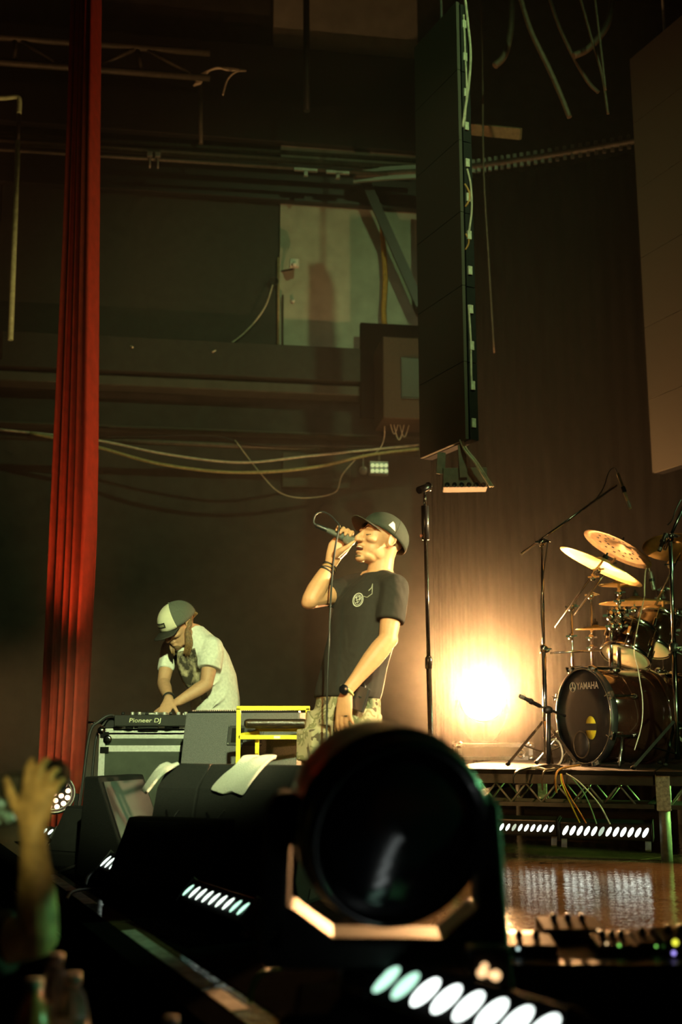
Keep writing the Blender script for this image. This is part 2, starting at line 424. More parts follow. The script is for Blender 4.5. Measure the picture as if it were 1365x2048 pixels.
# small eight-lamp floodlight on the bar and its neighbour
c0 = WS(759, 934, 0.5)
t = thing('flood_light', c0 - V((0, 0, 0.07)), 'small flood light with eight lamps hanging from the lighting bar', 'light')
wbox(740, 921, 778, 949, 0.42, 0.50).build('housing', M_steel, t, bevel=0.006)
M_lamp = mat('pale_lamp_glass', (0.7, 0.75, 0.5), 0.2, emit=(0.85, 1.0, 0.45), es=0.55)
for r_ in range(2):
    for k in range(4):
        MB().lathe([(0.0, 0.0), (0.018, 0.0), (0.018, 0.012), (0.0, 0.018)], WS(745.5 + 9 * k, 931 + 11 * r_, 0.50), frame(WN), 10).build('lamp', M_lamp, t)
MB().bar(WS(759, 921, 0.46), WS(759, 905, 0.38), 0.02, 0.01).build('bracket', M_steel, t)
c0 = WS(727, 941, 0.45)
t = thing('small_spotlight', c0 - V((0, 0, 0.04)), 'tiny round spotlight beside the eight-lamp flood light', 'light')
MB().lathe([(0.022, -0.08), (0.036, -0.05), (0.04, 0), (0.034, 0.004), (0.0, 0.0)], c0, frame(WN + V((-0.5, 0, -0.2))), 14).build('housing', M_steel, t)
MB().bar(c0, WS(727, 908, 0.38), 0.012, 0.012).build('bracket', M_steel, t)
# hung speaker
t = thing('hung_speaker', WS(805, 845, 0.35), 'brown loudspeaker hanging high on the wall beside the video column', 'speaker')
wbox(766, 672, 868, 840, 0.30, 0.75).build('cabinet', mat('brown_cabinet', (0.05, 0.03, 0.018), 0.7, bump=0.2, scale=60), t, bevel=0.012)
wbox(802, 714, 866, 800, 0.75, 0.765).build('port_frame', M_black, t, bevel=0.004)
wbox(805, 718, 864, 796, 0.765, 0.772).build('grille', M_black, t)
tag(wbox(722, 645, 845, 838, 0.23, 0.29).build('speaker_backing', M_matte), 'black board behind the hung brown speaker', 'board')
# strap, brace, small bracket lamp
tag(MB().tube(catmull([WS(765, 455, 0.15), WS(768, 500, 0.16), WS(771, 560, 0.15), WS(768, 620, 0.16), WS(770, 652, 0.2)], 6), 0.028, 6, flat=0.35).build('ratchet_strap', mat('orange_webbing', (0.55, 0.27, 0.05), 0.8)), 'orange webbing strap hanging on the pale wall panel', 'strap')
tag(MB().bar(WS(726, 352, 0.3), WS(842, 612, 0.3), 0.09, 0.05).build('diagonal_brace', M_black), 'black diagonal brace across the pale wall panel', 'brace')
t = thing('bracket_lamp', WS(588, 545, 0.2), 'small white work lamp on a bracket at the pale panel', 'lamp')
MB().box(WS(589, 527, 0.22), (0.09, 0.05, 0.08), MW).build('housing', M_white, t, bevel=0.008)
MB().lathe([(0.0, 0.0), (0.028, 0.0), (0.024, 0.03), (0.0, 0.036)], WS(589, 530, 0.245), frame(WN), 12).build('bulb', mat('bulb_glass', (0.9, 0.9, 0.8), 0.1), t)
MB().bar(WS(588, 538, 0.2), WS(562, 543, 0.06), 0.015, 0.015).build('bracket', M_pipe, t)
tag(MB().tube([WS(557, 515, 0.08), WS(557, 708, 0.08)], 0.012, 6).build('conduit', mat('tan_conduit', (0.42, 0.30, 0.17), 0.6)), 'thin tan conduit down the edge of the pale panel', 'pipe')
tag(MB().tube([WS(566, 590, 0.1), WS(566, 712, 0.1)], 0.008, 6).build('conduit', M_pipe), 'dark thin conduit beside the tan one', 'pipe')
tag(MB().ring(WS(548, 562, 0.1), frame(WN), 0.04, 0.008, 16, 6).build('cable_coil', M_cableb), 'small coil of dark cable hanging at the panel edge', 'cable')
tag(MB().lathe([(0, 0), (0.018, 0), (0.018, 0.03), (0, 0.034)], WS(586, 603, 0.07), frame(WN), 10).build('wall_button', M_white), 'round white button fixed on the pale panel', 'button')
cable('slack_cable', [WS(546, 570, 0.12), WS(530, 615, 0.12), WS(500, 655, 0.1), WS(465, 685, 0.1), WS(425, 704, 0.3)], 0.008, M_cablew, 'slack cable running down to the ledge from the coil')
cable('slack_cable', [WS(185, 676, 0.15), WS(220, 674, 0.15), WS(245, 682, 0.15), WS(266, 695, 0.3)], 0.008, M_cablew, 'short pale cable end curling above the ledge by the curtain')
# pale green pipe at the far left
M_gpipe = mat('pale_green_pipe', (0.58, 0.85, 0.50), 0.4)
tag(MB().tube(catmull([WS(-30, 196, 0.5), WS(10, 196, 0.5), WS(34, 194, 0.5), WS(39, 203, 0.5), WS(38, 228, 0.5)], 6), 0.022, 8).build('bent_pipe', M_gpipe), 'short pale green pipe bent over at the top', 'pipe')
tag(MB().tube([WS(36, 282, 0.5), WS(21, 680, 0.5)], 0.024, 8).build('straight_pipe', M_gpipe), 'long pale green pipe beside the red curtain', 'pipe')
tag(MB().tube([WS(38, 228, 0.5), WS(36, 282, 0.5)], 0.020, 8).build('pipe_joint', M_black), 'black joint between the two pale green pipes', 'pipe')
# steel truss under the ceiling
t = thing('ceiling_truss', WS(195, 165, 1.0), 'old steel lattice truss below the ceiling', 'truss')
M_tr = mat('dirty_truss_steel', (0.07, 0.066, 0.05), 0.6, 0.2, var=0.3)
MB().tube([WS(-700, 22, 1.0), WS(420, 106, 1.0)], 0.03, 6).build('chord', M_tr, t)
MB().tube([WS(-700, 72, 1.0), WS(420, 156, 1.0)], 0.03, 6).build('chord', M_tr, t)
tops = [(-30, 73), (110, 83), (275, 95), (410, 105)]; lows = [(30, 127), (185, 139), (285, 147), (405, 155)]
for (ax, ay), (bx_, by_) in (((40, 78), (120, 134)), ((275, 95), (185, 139)), ((275, 95), (285, 147)), ((290, 96), (390, 154)), ((30, 77), (30, 127)), ((185, 89), (120, 134))):
    MB().tube([WS(ax, ay, 1.0), WS(bx_, by_, 1.0)], 0.02, 6).build('diagonal', M_tr, t)
tag(MB().tube([WS(613, -20, 1.0), WS(614, 222, 1.0)], 0.03, 8).build('drop_pipe', M_black), 'black drop pipe hanging down in front of the pale plaster', 'pipe')
tag(MB().tube([WS(401, 160, 0.6), WS(402, 288, 0.6)], 0.02, 8).build('drop_pipe', M_pipe), 'thin grimy drop pipe below the cut cable ends', 'pipe')
for k in range(5):
    cable('cut_cable', [WS(388 + 3 * k, 172 - k, 0.62), WS(402 + 4 * k, 150 - 2 * k, 0.62), WS(425 + 3 * k, 139 - k, 0.62), WS(455, 136 + k, 0.6), WS(492, 141, 0.5)], 0.008, M_cablew,
          ('longest', 'second longest', 'middle', 'second shortest', 'shortest')[k] + ' pale cut cable end in the bunch near the truss', group='bunch of cut cable ends')
cable('loose_cable', [WS(446, 190, 0.6), WS(455, 160, 0.6), WS(472, 144, 0.6), WS(492, 141, 0.5)], 0.008, M_cablew, 'single loose cable end curving down beside the bunch')
for k, (xx, yy) in enumerate(((300, 310), (316, 311))):
    t = thing('pipe_clamp', WS(xx, yy + 26, 0.52), ('pipe clamp with a hanging bolt, close to the curtain side', 'pipe clamp with a hanging bolt, second from the curtain')[k], 'clamp', 'pipe clamps above the boards')
    MB().box(WS(xx, yy, 0.52), (0.05, 0.05, 0.05), MW).build('clamp_body', M_steel, t, bevel=0.005)
    MB().tube([WS(xx, yy, 0.52), WS(xx, yy + 26, 0.52)], 0.010, 6).build('bolt', M_steel, t)
for k, (xx, yy) in enumerate(((612, 340), (676, 345))):
    t = thing('pipe_bracket', WS(xx, yy + 12, 0.52), ('small pipe bracket left of the pale panel centre', 'small pipe bracket near the diagonal brace')[k], 'clamp', 'brackets on the thin pipe')
    MB().box(WS(xx, yy, 0.52), (0.22, 0.03, 0.03), MW).build('bracket_bar', M_steel, t, bevel=0.004)
    MB().box(WS(xx, yy + 8, 0.52), (0.04, 0.03, 0.05), MW).build('bracket_foot', M_steel, t, bevel=0.004)

# ------------------------------------------------------------------ black drapes at the back of the stage, on a curved track
tr = catmull([V((0.12, 9.62, 0)), V((0.5, 9.56, 0)), V((1.15, 9.46, 0)), V((2.58, 8.99, 0)), V((4.4, 8.2, 0))], 10)
ZT = 5.80
t = thing('stage_drape', (1.9, 9.2, 0.0), 'tall black pleated drape hanging across the back of the stage', 'curtain')
m = MB(); pts = []
for i in range(len(tr) - 1):
    for k in range(12):
        q = tr[i].lerp(tr[i + 1], k / 12); d = (tr[i + 1] - tr[i]).normalized(); pts.append((q, V((-d.y, d.x, 0))))
hooks = pts; pts = [q for q in pts if q[0].x > 0.80]; vs = []; nP = len(pts)
for z, amp in ((0.02, 0.03), (2.0, 0.025), (4.0, 0.02), (ZT - 0.12, 0.015)):
    for i, (q, nn) in enumerate(pts):
        o_ = math.sin(i * 0.7) * amp + math.sin(i * 0.37) * amp * 0.5
        vs.append(q + nn * o_ + V((0, 0, z)))
fs = [(r_ * nP + i, r_ * nP + i + 1, (r_ + 1) * nP + i + 1, (r_ + 1) * nP + i) for r_ in range(3) for i in range(nP - 1)]
m.add(vs, fs, True)
d_ = m.build('cloth', mat('black_velvet', (0.006, 0.0055, 0.0045), 0.95, spec=0.02, scale=12, var=0.35), t)
d_.modifiers.new('thick', 'SOLIDIFY').thickness = 0.006
MB().tube([p + V((0, 0, ZT)) for p in tr], 0.03, 8).build('curtain_track', M_pipe, t)
hk = MB().box((0, 0, 0.0), (0.03, 0.025, 0.13)).mesh("hook", M_steel, V((0, 0, 0)))
for i in range(4, len(hooks) - 60, 5):
    piece('hook', hk, t, hooks[i][0] + V((0, 0, ZT)) - t.location - V((0, 0, 0.0)))
# piece of timber above the track
tag(MB().bar(P(940, 258, 8.7), P(1042, 268, 8.5), 0.05, 0.09).build('timber_batten', mat('bare_timber', (0.20, 0.16, 0.09), 0.8, bump=0.2)), 'bare timber batten above the curtain track', 'batten')

# ------------------------------------------------------------------ red curtain
M_red = mat('red_velvet', (0.34, 0.026, 0.009), 0.85, scale=14, var=0.2)
t = thing('red_curtain', (-1.95, 7.62, 0), 'tall red velvet curtain gathered in vertical folds', 'curtain')
def cur_x(z):
    tab = [(0.0, -2.05, -1.75), (0.667, -2.047, -1.731), (2.24, -2.059, -1.724), (4.1, -2.06, -1.793), (6.17, -2.084, -1.868), (8.3, -2.10, -1.94)]
    for (z0, a0, b0), (z1, a1, b1) in zip(tab, tab[1:]):
        if z <= z1: f = (z - z0) / (z1 - z0); return a0 + (a1 - a0) * f, b0 + (b1 - b0) * f
    return tab[-1][1:]
m = MB(); vs = []; cols = 64
zs = [0.02, 0.4, 0.8, 1.4, 2.0, 2.6, 3.4, 4.2, 5.2, 6.2, 7.2, 8.2]
for zi, z in enumerate(zs):
    for i in range(cols):
        f_ = i / (cols - 1)
        xl, xr = cur_x(z)
        x = xl + (xr - xl) * f_
        ph = f_ * math.pi * 2 * 5.3 + 0.25 * math.sin(z * 0.5)
        y = 7.62 - 0.17 * f_ + 0.085 * math.sin(ph) + 0.03 * math.sin(ph * 2.3 + 1)
        if f_ > 0.84: y += (f_ - 0.84) * 0.75
        vs.append(V((x, y, z)))
fs = [(r_ * cols + i, r_ * cols + i + 1, (r_ + 1) * cols + i + 1, (r_ + 1) * cols + i) for r_ in range(len(zs) - 1) for i in range(cols - 1)]
m.add(vs, fs, True)
d_ = m.build('cloth', M_red, t); d_.modifiers.new('thick', 'SOLIDIFY').thickness = 0.008
MB().tube([(-2.4, 7.64, 8.22), (-1.4, 7.5, 8.22)], 0.025, 8).build('curtain_rail', M_black, t)

# ------------------------------------------------------------------ hanging LED video columns
M_ledface = bpy.data.materials.new('led_mesh_face'); M_ledface.use_nodes = True
nt = M_ledface.node_tree; b = nt.nodes['Principled BSDF']; b.inputs['Roughness'].default_value = 0.55
tc = nt.nodes.new('ShaderNodeTexCoord'); wv = nt.nodes.new('ShaderNodeTexWave'); wv.inputs['Scale'].default_value = 45; wv.bands_direction = 'Z'
nt.links.new(tc.outputs['Object'], wv.inputs['Vector'])
cr = nt.nodes.new('ShaderNodeValToRGB'); cr.color_ramp.elements[0].color = (0.06, 0.056, 0.044, 1); cr.color_ramp.elements[1].color = (0.11, 0.10, 0.08, 1)
nt.links.new(wv.outputs['Fac'], cr.inputs['Fac']); nt.links.new(cr.outputs['Color'], b.inputs['Base Color'])
M_latch = mat('pale_latch', (0.7, 0.72, 0.6), 0.4)
def led_column(a, c, z0, z1, rows, label, th=0.09):
    """a = near lower corner, c = far lower corner of the lit face (plan points)"""
    a = V((a[0], a[1], 0)); c = V((c[0], c[1], 0)); d = (a - c); wd = d.length; d.normalize()
    nrm = V((d.y, -d.x, 0))
    if nrm.dot(-(a + c)) < 0: nrm = -nrm
    bk = -nrm; M = Matrix((d, nrm, V((0, 0, 1)))).transposed()
    t = thing('video_column', V(((a.x + c.x) / 2, (a.y + c.y) / 2, z0)), label, 'led screen')
    h = (z1 - z0) / rows
    fm = MB().box((0, -0.012, 0), (wd - 0.004, 0.024, h - 0.004), M).mesh('led_panel', M_ledface, V((0, 0, 0)))
    cm = MB().box((0, 0, 0), (wd, th - 0.024, h - 0.006), M).mesh('panel_cabinet', M_black, V((0, 0, 0)))
    lm = MB().box((0, 0, 0), (0.012, 0.03, 0.06), M).mesh('latch', M_latch, V((0, 0, 0)))
    for k in range(rows):
        ctr = V((0, 0, h * (k + 0.5)))
        p_ = piece('led_panel', fm, t, ctr)
        q_ = piece('panel_cabinet', cm, p_, bk * (th / 2 + 0.012) )
        for s_ in (-0.28, 0.2):
            piece('latch', lm, p_, d * (wd / 2 + 0.006) + bk * (th * 0.55) + V((0, 0, h * s_)))
    MB().tube([(a + c) / 2 + bk * 0.05 + V((0, 0, z1)), (a + c) / 2 + bk * 0.05 + V((0, 0, 8.25))], 0.012, 6).build('hanging_cable', M_steel, t)
    return t, a, c, d, bk
tL, a_, c_, d_, bk_ = led_column((0.829, 7.0), (0.566, 7.55), 2.54, 5.75, 6, 'tall slim video panel column hanging beside the singer, seen at a slant')
led_column((2.62, 7.35), (2.33, 8.0), 2.54, 5.95, 6, 'tall video panel column hanging above the drum kit at the picture edge')
# cables down the edge of the first column
ed = V((0.829, 7.0, 0)) + d_ * 0.035 + bk_ * 0.11
def ep(px, py): return P(px, py, ed.y)
cable('video_cable', [ep(930, -10), ep(938, 60), ep(942, 110), ep(938, 170), ep(930, 225), ep(926, 255)], 0.010, M_cablew, 'pale cable bowing out at the top of the slim video column')
cable('video_cable', [ep(928, 30), ep(931, 110), ep(934, 180), ep(930, 245)], 0.008, M_cablew, 'inner pale cable at the top of the slim video column')
cable('video_cable', [ep(935, 338), ep(942, 370), ep(944, 420), ep(938, 468)], 0.008, M_cablew, 'pale cable looping between panels halfway up the video column')
cable('video_cable', [ep(930, 368), ep(939, 385), ep(938, 402), ep(931, 414)], 0.008, mat('orange_cable', (0.5, 0.25, 0.06), 0.5), 'short orange link cable on the video column edge')
cable('video_cable', [ep(932, 468), ep(938, 480), ep(937, 490), ep(931, 500)], 0.007, _mats['orange_cable'], 'lower orange link cable on the video column edge')
cable('video_cable', [ep(938, 610), ep(942, 680), ep(943, 740), ep(944, 768)], 0.008, M_cablew, 'pale cable with a plug hanging at the lower video column')
# power box hanging below the column
pb = P(930, 960, 7.15)
t = thing('power_box', pb - V((0, 0, 0.07)), 'grey power distribution box hanging below the slim video column', 'box')
M_gbox = mat('grey_box', (0.22, 0.20, 0.17), 0.6, var=0.12)
MB().box(pb, (0.29, 0.16, 0.135), RZ(-4)).build('body', M_gbox, t, bevel=0.006)
MB().bar(P(882, 948, 7.1), P(884, 905, 7.1), 0.055, 0.01).build('bracket', M_gbox, t)
MB().bar(P(928, 955, 7.06), P(924, 890, 7.06), 0.05, 0.01).build('bracket', M_gbox, t)
sk = MB().lathe([(0.0, 0.012), (0.012, 0.012), (0.016, 0.016), (0.018, 0.0)], (0, 0, 0), frame((0, -1, 0)), 10).mesh('socket', M_blackp, V((0, 0, 0)))
for k in range(6): piece('socket', sk, t, P(895 + 14.5 * k, 970, 7.062) - t.location)
for k, (dx, lab) in enumerate(((0, 'pale power lead bending off the hanging power box'), (5, 'second pale power lead beside the hanging power box'))):
    cable('power_lead', [P(921 + dx, 880, 7.05), P(930 + dx, 900, 7.03), P(948 + dx, 922, 7.0), P(960 + dx, 940, 7.0), P(982 + dx, 974, 7.0)], 0.008, M_cablew, lab)
# hanging cables and rope above the drum kit
M_rig = mat('rigging_cable', (0.10, 0.075, 0.05), 0.6)
for k, (pts, r_, lab) in enumerate((
    ([(1040, -10, 7.6), (1062, 60, 7.6), (1100, 140, 7.6), (1122, 190, 7.6), (1140, 235, 7.6)], 0.020, 'thick hanging cable ending in a long plug above the drapes'),
    ([(1098, -10, 7.8), (1118, 50, 7.8), (1150, 118, 7.8), (1178, 165, 7.8), (1198, 185, 7.8)], 0.014, 'hanging cable with a drooping end, right beside the thick one'),
    ([(1025, -10, 8.0), (1022, 60, 8.0), (1010, 110, 8.0), (990, 132, 8.0)], 0.028, 'bundled cable bent sideways near the ceiling'),
    ([(1228, -10, 7.7), (1215, 50, 7.7), (1180, 95, 7.7), (1148, 112, 7.7)], 0.026, 'bundled cable curving down across the other hanging cables'),
    ([(1160, -10, 7.5), (1185, 80, 7.5), (1205, 150, 7.5), (1217, 228, 7.5)], 0.010, 'thin hanging cable with the lowest end near the right column'),
    ([(1190, -10, 7.4), (1202, 90, 7.4), (1212, 180, 7.4)], 0.009, 'thin hanging cable just behind the curved bundle'),
    ([(963, -10, 8.4), (966, 150, 8.4), (968, 340, 8.4), (978, 520, 8.4), (989, 705, 8.4)], 0.008, 'thin rope hanging in front of the black drape'))):
    cable('hanging_cable' if k < 6 else 'hanging_rope', [P(*q) for q in pts], r_, M_rig, lab, 'cable' if k < 6 else 'rope')

# ------------------------------------------------------------------ drum riser
ZR = 0.46
RA = V((0.55, 6.36, 0)); RB = V((1.66, 5.98, 0)); rd = (RB - RA).normalized(); rn = V((-rd.y, rd.x, 0))
if rn.y < 0: rn = -rn
MR = Matrix((rd, rn, V((0, 0, 1)))).transposed()
M_rdeck = mat('riser_plywood', (0.014, 0.013, 0.011), 0.8, scale=8, spec=0.1)
M_rsteel = mat('painted_riser_steel', (0.26, 0.26, 0.23), 0.5, 0.4)
M_rrail = mat('dark_riser_rail', (0.05, 0.05, 0.045), 0.55, 0.3)
M_rplate = mat('galvanised_plate', (0.55, 0.56, 0.50), 0.45, 0.3, var=0.4, scale=60)
def riser(a, length, label, legs_at):
    t = thing('drum_riser', a + rd * length / 2 + rn * 1.0, label, 'stage riser', 'riser sections under the drum kit')
    def q(s, n_, z): return a + rd * s + rn * n_ + V((0, 0, z))
    MB().box(q(length / 2, 1.2, ZR - 0.012), (length - 0.004, 2.4, 0.024), MR).build('deck', M_rdeck, t, bevel=0.003)
    for n_ in (0.03, 2.37):
        MB().box(q(length / 2, n_, ZR - 0.05), (length - 0.02, 0.04, 0.05), MR).build('top_rail', M_rrail, t)
        MB().box(q(length / 2, n_, ZR - 0.185), (length - 0.02, 0.035, 0.022), MR).build('bottom_rail', M_rrail, t)
    MB().box(q(length / 2, 0.34, ZR - 0.05), (length - 0.02, 0.04, 0.05), MR).build('top_rail', M_rrail, t)
    MB().box(q(length / 2, 0.34, ZR - 0.185), (length - 0.02, 0.035, 0.022), MR).build('bottom_rail', M_rrail, t)
    for s in (0.03, length - 0.03):
        MB().box(q(s, 1.2, ZR - 0.05), (0.04, 2.36, 0.05), MR).build('side_rail', M_rrail, t)
        MB().box(q(s, 1.2, ZR - 0.185), (0.035, 2.36, 0.022), MR).build('side_rail', M_rrail, t)
    for n_ in (0.03, 0.34):
        k = 0; s = 0.07; st = 0.083
        while s + st < length - 0.05:
            z0, z1 = (ZR - 0.175, ZR - 0.075) if k % 2 == 0 else (ZR - 0.075, ZR - 0.175)
            MB().tube([q(s, n_, z0), q(s + st, n_, z1)], 0.006, 6).build('brace', M_rsteel, t)
            s += st; k += 1
    for s in legs_at:
        for n_ in (0.045, 2.35):
            MB().tube([q(s, n_, 0.0), q(s, n_, ZR - 0.02)], 0.030, 12).build('leg', M_rsteel, t)
            MB().box(q(s, n_, ZR - 0.11), (0.075, 0.075, 0.19), MR).build('corner_plate', M_rplate, t, bevel=0.006)
    MB().box(q(length * 0.45, 0.34, ZR - 0.12), (0.05, 0.03, 0.12), MR).build('upright', M_rplate, t)
    return t
LR = (RB - RA).length
riser(RA, LR, 'drum riser section with lattice sides under the bass drum', (0.045,))
riser(RB + rd * 0.004, 1.7, 'drum riser section running out of the picture under the cymbals', (0.035, 1.655))

spot('under_riser_green', RB + rd * 1.55 + rn * 0.17 + V((0, 0, 0.35)), RB - rd * 1.2 + rn * 0.15 + V((0, 0, 0.33)), (0.40, 1.0, 0.20), 260, 30, 0.5, 0.05)

# LED battens on the floor: body, end plates, tilted lens row
def batten(c, along, up_tilt, length, cells, label, face, w_=0.09, lens=(0.012, 0.026), mat_=None, group='led battens', feet=0.05, lit=None):
    along = V(along).normalized(); face = V(face).normalized(); face = (face - along * face.dot(along)).normalized()
    upv = face.cross(along)
    if upv.z < 0: upv = -upv
    M = Matrix((along, upv, face)).transposed(); c = V(c)
    t = thing('led_batten', V((c.x, c.y, c.z - feet - w_ / 2)), label, 'stage light', group)
    MB().box(c - face * 0.05, (length, w_, 0.10), M).build('housing', M_blackp, t, bevel=0.008)
    for s_ in (-1, 1):
        p_ = c + along * s_ * (length / 2 - 0.02)
        MB().bar(V((p_.x, p_.y, t.location.z + 0.003)), p_ - face * 0.05, 0.03, 0.02, along).build('foot', M_steel, t)
        MB().box(c + along * s_ * (length / 2 + 0.004) - face * 0.05, (0.008, w_ + 0.01, 0.11), M).build('end_plate', M_black, t, bevel=0.003)
    st = (length - 0.06) / (cells - 1)
    for k in range(cells):
        q_ = c + along * (-(length - 0.06) / 2 + st * k)
        mm = MB().lathe([(1.0, 0.0), (0.92, 0.25), (0.55, 0.6), (0.0, 0.7)], (0, 0, 0), Matrix.Identity(3), 16)
        for v in mm.v:
            pass
        sh = 0.5
        mm.v = [q_ + along * (v.x * lens[0] + v.y * lens[1] * sh) + upv * v.y * lens[1] + face * (v.z * 0.008) for v in mm.v]
        mm.build('lens', (lit(k) if lit else (mat_ or M_led)), t)
    return t
M_led3 = mat('led_white_dim', (0.5, 0.55, 0.45), 0.3, emit=(0.80, 1.0, 0.80), es=0.5, var=0.02)
M_led2 = mat('led_white_half', (0.6, 0.7, 0.6), 0.3, emit=(0.84, 1.0, 0.86), es=2.2, var=0.02)
def litrow(k): return M_led3 if k in (5,) else (M_led2 if k in (4, 6) else M_led)
batten(P(1211, 1663, 6.12), rd, 0, 0.48, 12, 'lit led batten on the floor under the drum riser, by the corner leg', (-0.25, -1, -0.15), lit=litrow, group='led battens under the riser')
batten(P(1035, 1655, 6.30), rd, 0, 0.44, 12, 'lit led batten under the drum riser, partly behind the moving head', (-0.25, -1, -0.15), lens=(0.010, 0.020), lit=litrow, group='led battens under the riser')
# wires hanging from the riser edge
def wire(pts, col, lab):
    cable('hanging_wire', [P(*q) for q in pts], 0.004, mat('wire_' + lab.split()[0], col, 0.5), lab, 'wire', 'wires hanging off the riser edge')
wire([(1122, 1548, 5.95), (1124, 1565, 5.93), (1135, 1592, 5.93), (1147, 1618, 5.95), (1160, 1645, 5.98)], (0.7, 0.65, 0.05), 'yellow wire hanging off the drum riser edge')
wire([(1124, 1548, 5.95), (1129, 1570, 5.93), (1145, 1600, 5.93), (1160, 1624, 5.95), (1173, 1646, 5.98)], (0.75, 0.22, 0.04), 'orange wire hanging off the drum riser edge')
wire([(1140, 1550, 5.95), (1165, 1580, 5.93), (1180, 1610, 5.93), (1194, 1647, 5.98)], (0.2, 0.5, 0.3), 'green wire hanging off the drum riser edge')
wire([(1133, 1547, 5.95), (1160, 1565, 5.93), (1198, 1607, 5.93), (1221, 1648, 5.98)], (0.7, 0.75, 0.7), 'white wire hanging off the drum riser edge')
cable('stage_cable', [P(1032, 1545, 6.0), P(1045, 1538, 6.1), P(1075, 1536, 6.2), P(1095, 1540, 6.1), P(1110, 1538, 6.15)], 0.008, M_cablew, 'pale cable lying on the riser edge by the kick microphone stand')
cable('stage_cable', [P(1028, 1568, 5.97), P(1028, 1552, 5.95), P(1040, 1541, 6.0), P(1062, 1535, 6.15)], 0.005, M_cableb, 'thin dark cable looping over the riser edge')
cable('stage_cable', [P(1086, 1580, 5.97), P(1085, 1556, 5.94), P(1092, 1541, 5.98), P(1118, 1537, 6.1)], 0.005, M_rig, 'brown cable looping over the riser edge below the stand')
cable('stage_cable', [P(1114, 1585, 5.97), P(1112, 1555, 5.93), P(1122, 1538, 6.0), P(1160, 1530, 6.1)], 0.006, mat('orange_cable', (0.5, 0.25, 0.06), 0.5), 'orange cable looping over the riser edge below the bass drum')

# ------------------------------------------------------------------ flight case on the riser with the bright lamp on it
def aluminium_case(t, x0, x1, y0, y1, z0, z1, r_=0.016, split=None, panel=None, yaw=None):
    MB().bx(x0 + 0.004, x1 - 0.004, y0 + 0.004, y1 - 0.004, z0 + 0.003, z1 - 0.003).build('panel_body', panel or M_casep, t)
    w_ = r_ * 2
    for x in (x0 + r_, x1 - r_):
        for y in (y0 + r_, y1 - r_): MB().bx(x - r_, x + r_, y - r_, y + r_, z0, z1).build('corner_edge', M_alu, t, bevel=0.003)
    for z in (z0 + r_, z1 - r_) + ((split + 0.036, split - 0.036) if split else ()):
        for y in (y0 + r_ * 0.9, y1 - r_ * 0.9): MB().bx(x0 + w_, x1 - w_, y - r_ * 0.9, y + r_ * 0.9, z - r_, z + r_).build('edge_rail', M_alu, t, bevel=0.003)
        for x in (x0 + r_ * 0.9, x1 - r_ * 0.9): MB().bx(x - r_ * 0.9, x + r_ * 0.9, y0 + w_, y1 - w_, z - r_, z + r_).build('edge_rail', M_alu, t, bevel=0.003)
    for x in (x0 + 0.012, x1 - 0.012):
        for y in (y0 + 0.012, y1 - 0.012):
            for z in (z0 + 0.012, z1 - 0.012): MB().ell((x, y, z), (0.028, 0.028, 0.028), n=10, m=6).build('ball_corner', M_chrome, t)
M_casep = mat('black_green_laminate', (0.035, 0.045, 0.03), 0.5, var=0.3, scale=10)
ca = P(917, 1487, 7.85); cb = P(1066, 1487, 7.85)
t = thing('flight_case', ((ca.x + cb.x) / 2, 8.03, ZR), 'low flight case with aluminium edges below the bright lamp', 'flight case')
aluminium_case(t, ca.x, cb.x, 7.85, 8.20, ZR, ca.z, 0.013, panel=mat('grey_laminate', (0.16, 0.16, 0.12), 0.5, scale=14))
MB().lathe([(0.034, 0), (0.034, 0.006), (0.024, 0.006), (0.022, 0.003), (0.010, 0.003), (0.008, 0.008), (0, 0.008)], P(1043, 1507, 7.845), frame((0, -1, 0)), 16).build('latch', M_chrome, t)
ztop = ca.z
# the bright lamp
lp = P(966, 1399, 8.02)
t = thing('bright_par_lamp', (lp.x, lp.y, ztop), 'dazzling warm stage lamp standing on the low flight case', 'stage light')
ax = frame((V((0, 0, 0.8)) - lp), (0, 0, 1))
MB().lathe([(0.0, -0.21), (0.08, -0.20), (0.12, -0.16), (0.155, 0.0), (0.165, 0.0), (0.165, 0.02), (0.152, 0.02), (0.150, -0.01), (0.0, -0.012)], lp, ax, 28).build('can', M_black, t)
MB().lathe([(0.148, 0.0), (0.10, 0.010), (0.0, 0.018)], lp, ax, 28).build('lens', mat('lamp_lens', (1, 0.8, 0.5), 0.3, emit=(1.0, 0.62, 0.28), es=60.0, var=0.02), t)
MB().tube(catmull([lp + V((-0.175, 0.06, 0)), lp + V((-0.185, 0.06, -0.12)), V((lp.x - 0.08, lp.y + 0.06, ztop + 0.01)), V((lp.x + 0.08, lp.y + 0.06, ztop + 0.01)), lp + V((0.185, 0.06, -0.12)), lp + V((0.175, 0.06, 0))], 5), 0.010, 6).build('yoke', M_black, t)
MB().bx(lp.x - 0.1, lp.x + 0.1, lp.y - 0.05, lp.y + 0.15, ztop, ztop + 0.012).build('foot_plate', M_black, t)
spot('bright_lamp_beam', lp + ax.col[2] * 0.05, V((0.1, 0, 2.3)), (1.0, 0.49, 0.18), 2300, 96, 1.0, 0.05)
spot('bright_lamp_spill', lp + ax.col[2] * 0.10, lp + V((0, -0.5, 1.0)), (1.0, 0.49, 0.18), 400, 165, 0.6, 0.05)

